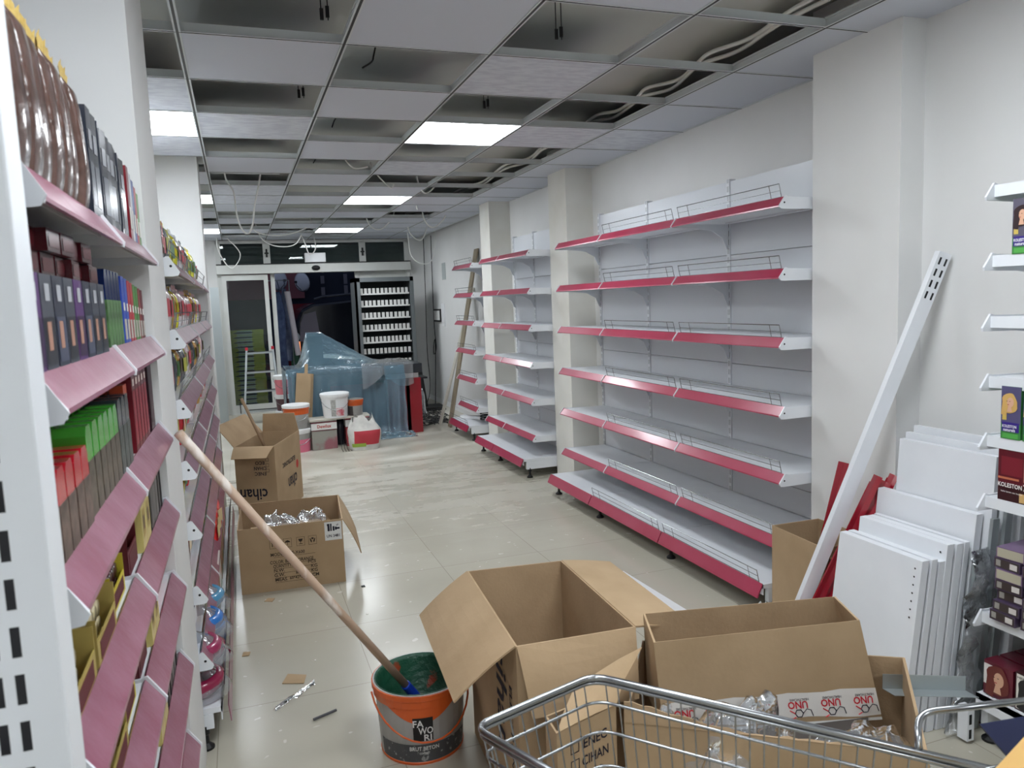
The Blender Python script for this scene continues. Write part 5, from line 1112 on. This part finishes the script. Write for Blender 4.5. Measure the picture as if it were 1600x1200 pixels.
# base deck: wrapped toys, cartons
def toy(label, c, y, z, s=1, grp='wrapped toy sets on the base shelf'):
    t = thing('wrapped_toy', label, 'toy', (-.26, y, z), 0, grp)
    m = MB(); m.lathe([(0, 0), (.085*s, .004), (.11*s, .03*s), (.112*s, .06*s), (.095*s, .075*s), (.08*s, .07*s), (.05*s, .04*s), (0, .035*s)], (-.255, y, z), 20); m.build('toy_bowl', colour(c, .25, coat=.6), t, smooth=True)
    m = MB()
    for a in range(5): m.lathe([(0, 0), (.018, .004), (.02, .02), (.012, .03), (0, .032)], (-.255+.05*s*math.cos(a*1.26), y+.05*s*math.sin(a*1.26), z+.045*s), 10)
    m.build('toy_pieces', colour(tuple(int(v*.75) for v in c), .25, coat=.6), t, smooth=True)
    m = MB(); g = []; r = random.Random(int(y*100))
    for i in range(9):
        f = i/8; rr = .125*s*math.sin(PI*(.5-.45*f)) ; g.append([(-.255+rr*1.08*math.cos(2*PI*j/18)*(1+.05*r.uniform(-1, 1)), y+rr*math.sin(2*PI*j/18)*(1+.05*r.uniform(-1, 1)), z+.11*s*f+.002) for j in range(19)])
    m.grid(g); m.build('clear_wrap', FILM2, t, smooth=True, recalc=False)
for k, (y, z, c, l) in enumerate(((2.91, .152, (150, 34, 74), 'lowest pink wrapped toy set at the near end of the base shelf, farther left rack'), (2.93, .265, (160, 50, 92), 'pink wrapped toy set stacked on the lowest one'), (3.18, .152, (146, 40, 76), 'pink wrapped toy set right behind the first stack'), (3.20, .265, (46, 120, 200), 'bright blue wrapped toy set on top of a pink one'), (3.45, .152, (60, 130, 206), 'blue wrapped toy set on the base shelf'), (3.46, .265, (80, 150, 190), 'pale blue wrapped toy set stacked on the blue one'))): toy(l, c, y, z)
for k, (y, c, h, l) in enumerate(((3.72, (150, 112, 70), .14, 'brown carton tray with wrapped sweets on the base shelf, farther left rack'), (3.98, (226, 222, 214), .17, 'white carton printed in green on the base shelf, farther left rack'), (4.25, (150, 110, 66), .13, 'brown carton after the white one on the base shelf'), (4.5, (176, 136, 60), .13, 'gold brown carton on the base shelf'), (4.76, (150, 100, 60), .14, 'fifth carton along the base shelf'), (5.02, (166, 44, 54), .14, 'red carton at the far part of the base shelf'), (5.3, (120, 96, 70), .15, 'last dark carton along the base shelf'))):
    Series(pack('goods_carton', 'carton', .22, .28, h, c, [(.1, .9, .08, .22, (60, 120, 80)), (.4, .6, .5, .7, (206, 110, 70))])).put((-.315, y, .152), 0, l, 'cartons on the base shelf')
S = Series(pouch('red_chip_bag', 'snack bag', .15, .08, .20, (190, 30, 36), (214, 60, 60), (236, 214, 160)))
for k in range(3): S.put((-.22+.0*k, 4.28+.16*k, .286), R.uniform(-.3, .3), ['red snack bag on the carton after the white one', 'red snack bag on the gold brown carton', 'red snack bag farthest along the base shelf cartons'][k], 'red snack bags on the base cartons')

# ---- right shelving: hair colour boxes facing the aisle (rotated half a turn)
NX = 2.235
def kol(name, hair, bg, lab, ys_, z, side=1):
    def ex(m, ms, x, wy, h):
        portrait(hair, cy=.05*side, cz=.72, s=.30, side=side)(m, ms, x, wy, h)
        wm = colour((235, 235, 240), .5)
        if wm not in ms: ms.append(wm)
        m.cur = ms.index(wm); text(m, 'KOLESTON', (x+.003, 0, h*.225), (0,1,0), (0,0,1), .012, .02, wy*.72); text(m, 'naturals', (x+.003, 0, h*.155), (0,1,0), (0,0,1), .013, .02, wy*.6)
    o = pack(name, 'hair dye box', .064, .05, .165, (60, 130, 66), [(0, 1, .30, 1, bg), (.06, .94, .14, .32, (56, 40, 130)), (.1, .9, .02, .11, (84, 166, 78)), (.08, .3, .36, .5, (206, 180, 90))], extra=ex)
    S = Series(o)
    for k, y in enumerate(ys_): S.put((NX+.02, y, z), PI, lab % ['at the aisle end', 'second from the aisle end', 'third from the aisle end', 'fourth along', 'fifth along'][k])
kol('hair_dye_box', (44, 26, 30), (92, 88, 104), 'dark haired green hair dye box, second right shelf, %s', [1.665-.07*k for k in range(4)], 1.616, -1)
kol('hair_dye_box', (206, 166, 96), (84, 80, 116), 'blonde haired green hair dye box, fifth right shelf, %s', [1.683-.072*k for k in range(5)], 1.046, -1)
def ex7(m, ms, x, wy, h):
    wm = colour((235, 230, 226), .5); ms.append(wm); m.cur = ms.index(wm); text(m, 'KOLESTON', (x+.003, -.006, h*.28), (0,1,0), (0,0,1), .019, .02, wy*.78); text(m, '7', (x+.003, wy*.43, h*.27), (0,1,0), (0,0,1), .028, .02)
    text(m, 'kalici krem sac boyasi', (x+.003, 0, h*.18), (0,1,0), (0,0,1), .007, .01, wy*.7)
Series(pack('hair_dye_kit', 'hair dye box', .100, .06, .168, (52, 12, 22), [(0, 1, .34, 1, (92, 20, 34)), (.1, .8, .5, .85, (120, 30, 44)), (.84, 1, .42, .86, (206, 150, 124)), (.72, .96, .03, .2, (206, 168, 110)), (0, .7, .42, .46, (190, 110, 80))], extra=ex7)).put((NX+.03, 1.672, .846), PI, 'dark red hair dye kit lettered KOLESTON 7 at right')
S = Series(pack('green_dye_box', 'hair dye box', .085, .10, .039, (150, 170, 60), [(.06, .94, .12, .88, (92, 78, 52)), (.1, .25, .4, .75, (226, 90, 140)), (.45, .9, .2, .8, (150, 120, 84))]))
for c2 in range(3):
    for k in range(4): S.put((NX+.045, 1.572-.09*c2, .846+.0405*k), PI, 'lime green dye box, %s of the %s stack beside the KOLESTON 7 kit' % (['bottom', 'second', 'third', 'top'][k], ['first', 'second', 'third'][c2]), 'lime green dye boxes at right')
S = Series(pack('flat_dye_box', 'hair dye box', .088, .17, .033, (74, 60, 84), [(.04, .96, .1, .9, (62, 52, 50)), (.08, .26, .2, .8, (150, 146, 140)), (.62, .9, .2, .75, (206, 200, 196))]))
S2 = Series(pack('flat_dye_box', 'hair dye box', .088, .17, .033, (120, 96, 128), [(.04, .96, .06, .94, (176, 170, 150))]))
for c2 in range(3):
    for k in range(7): (S2 if (k in (4, 6) and c2 == 0) or (k == 6) else S).put((NX+.07+R.uniform(-.008, .008), 1.668-.095*c2+R.uniform(-.006, .006), .456+.0345*k), PI+R.uniform(-.08, .08), 'flat purple grey dye box, %s from bottom, %s stack, low right shelf' % (['lowest', 'second', 'third', 'fourth', 'fifth', 'sixth', 'seventh'][k], ['aisle end', 'middle', 'nearest'][c2]), 'flat dye boxes on the low right shelf')
def exp_(hair, txt=None):
    def f(m, ms, x, wy, h):
        portrait(hair, cy=0, cz=.60, s=.30, side=-1)(m, ms, x, wy, h)
        if txt: cm = colour((50, 46, 40), .5); ms.append(cm); m.cur = ms.index(cm); text(m, txt, (x+.003, 0, h*.86), (0,1,0), (0,0,1), .011, .015, wy*.8)
    return f
P1_ = Series(pack('henna_box', 'hair dye box', .10, .06, .115, (96, 20, 40), [(.0, .5, .3, .9, (226, 222, 218)), (.0, 1, 0, .22, (80, 16, 36))], extra=exp_((110, 50, 44))))
P2_ = Series(pack('henna_box', 'hair dye box', .10, .06, .125, (60, 24, 30), [(.04, .96, .04, .96, (228, 224, 214)), (.78, .94, .5, .62, (206, 40, 50))], extra=exp_((36, 34, 34), 'HENNA VALS')))
P1_.put((NX+.03, 1.70, .181), PI, 'maroon henna box with auburn haired portrait at the left end of the base shelf')
P2_.put((NX+.03, 1.592, .181), PI, 'cream henna box with black haired portrait on the base shelf')
P1_.put((NX+.03, 1.484, .181), PI, 'maroon henna box right of the cream one on the base shelf')
for r in range(4):
    for k in range(3): P1_.put((NX+.10+.066*r, 1.70-.108*k, .181), PI, 'maroon henna box behind the front row of the base shelf at right', 'rear rows of henna boxes')
LB = Series(pack('lying_henna_box', 'hair dye box', .12, .16, .055, (150, 40, 44), [(.06, .36, .2, .8, (226, 222, 216))]))
o = LB.put((NX+.09, 1.56, .309), PI, 'red henna box lying on top of the upright henna boxes')
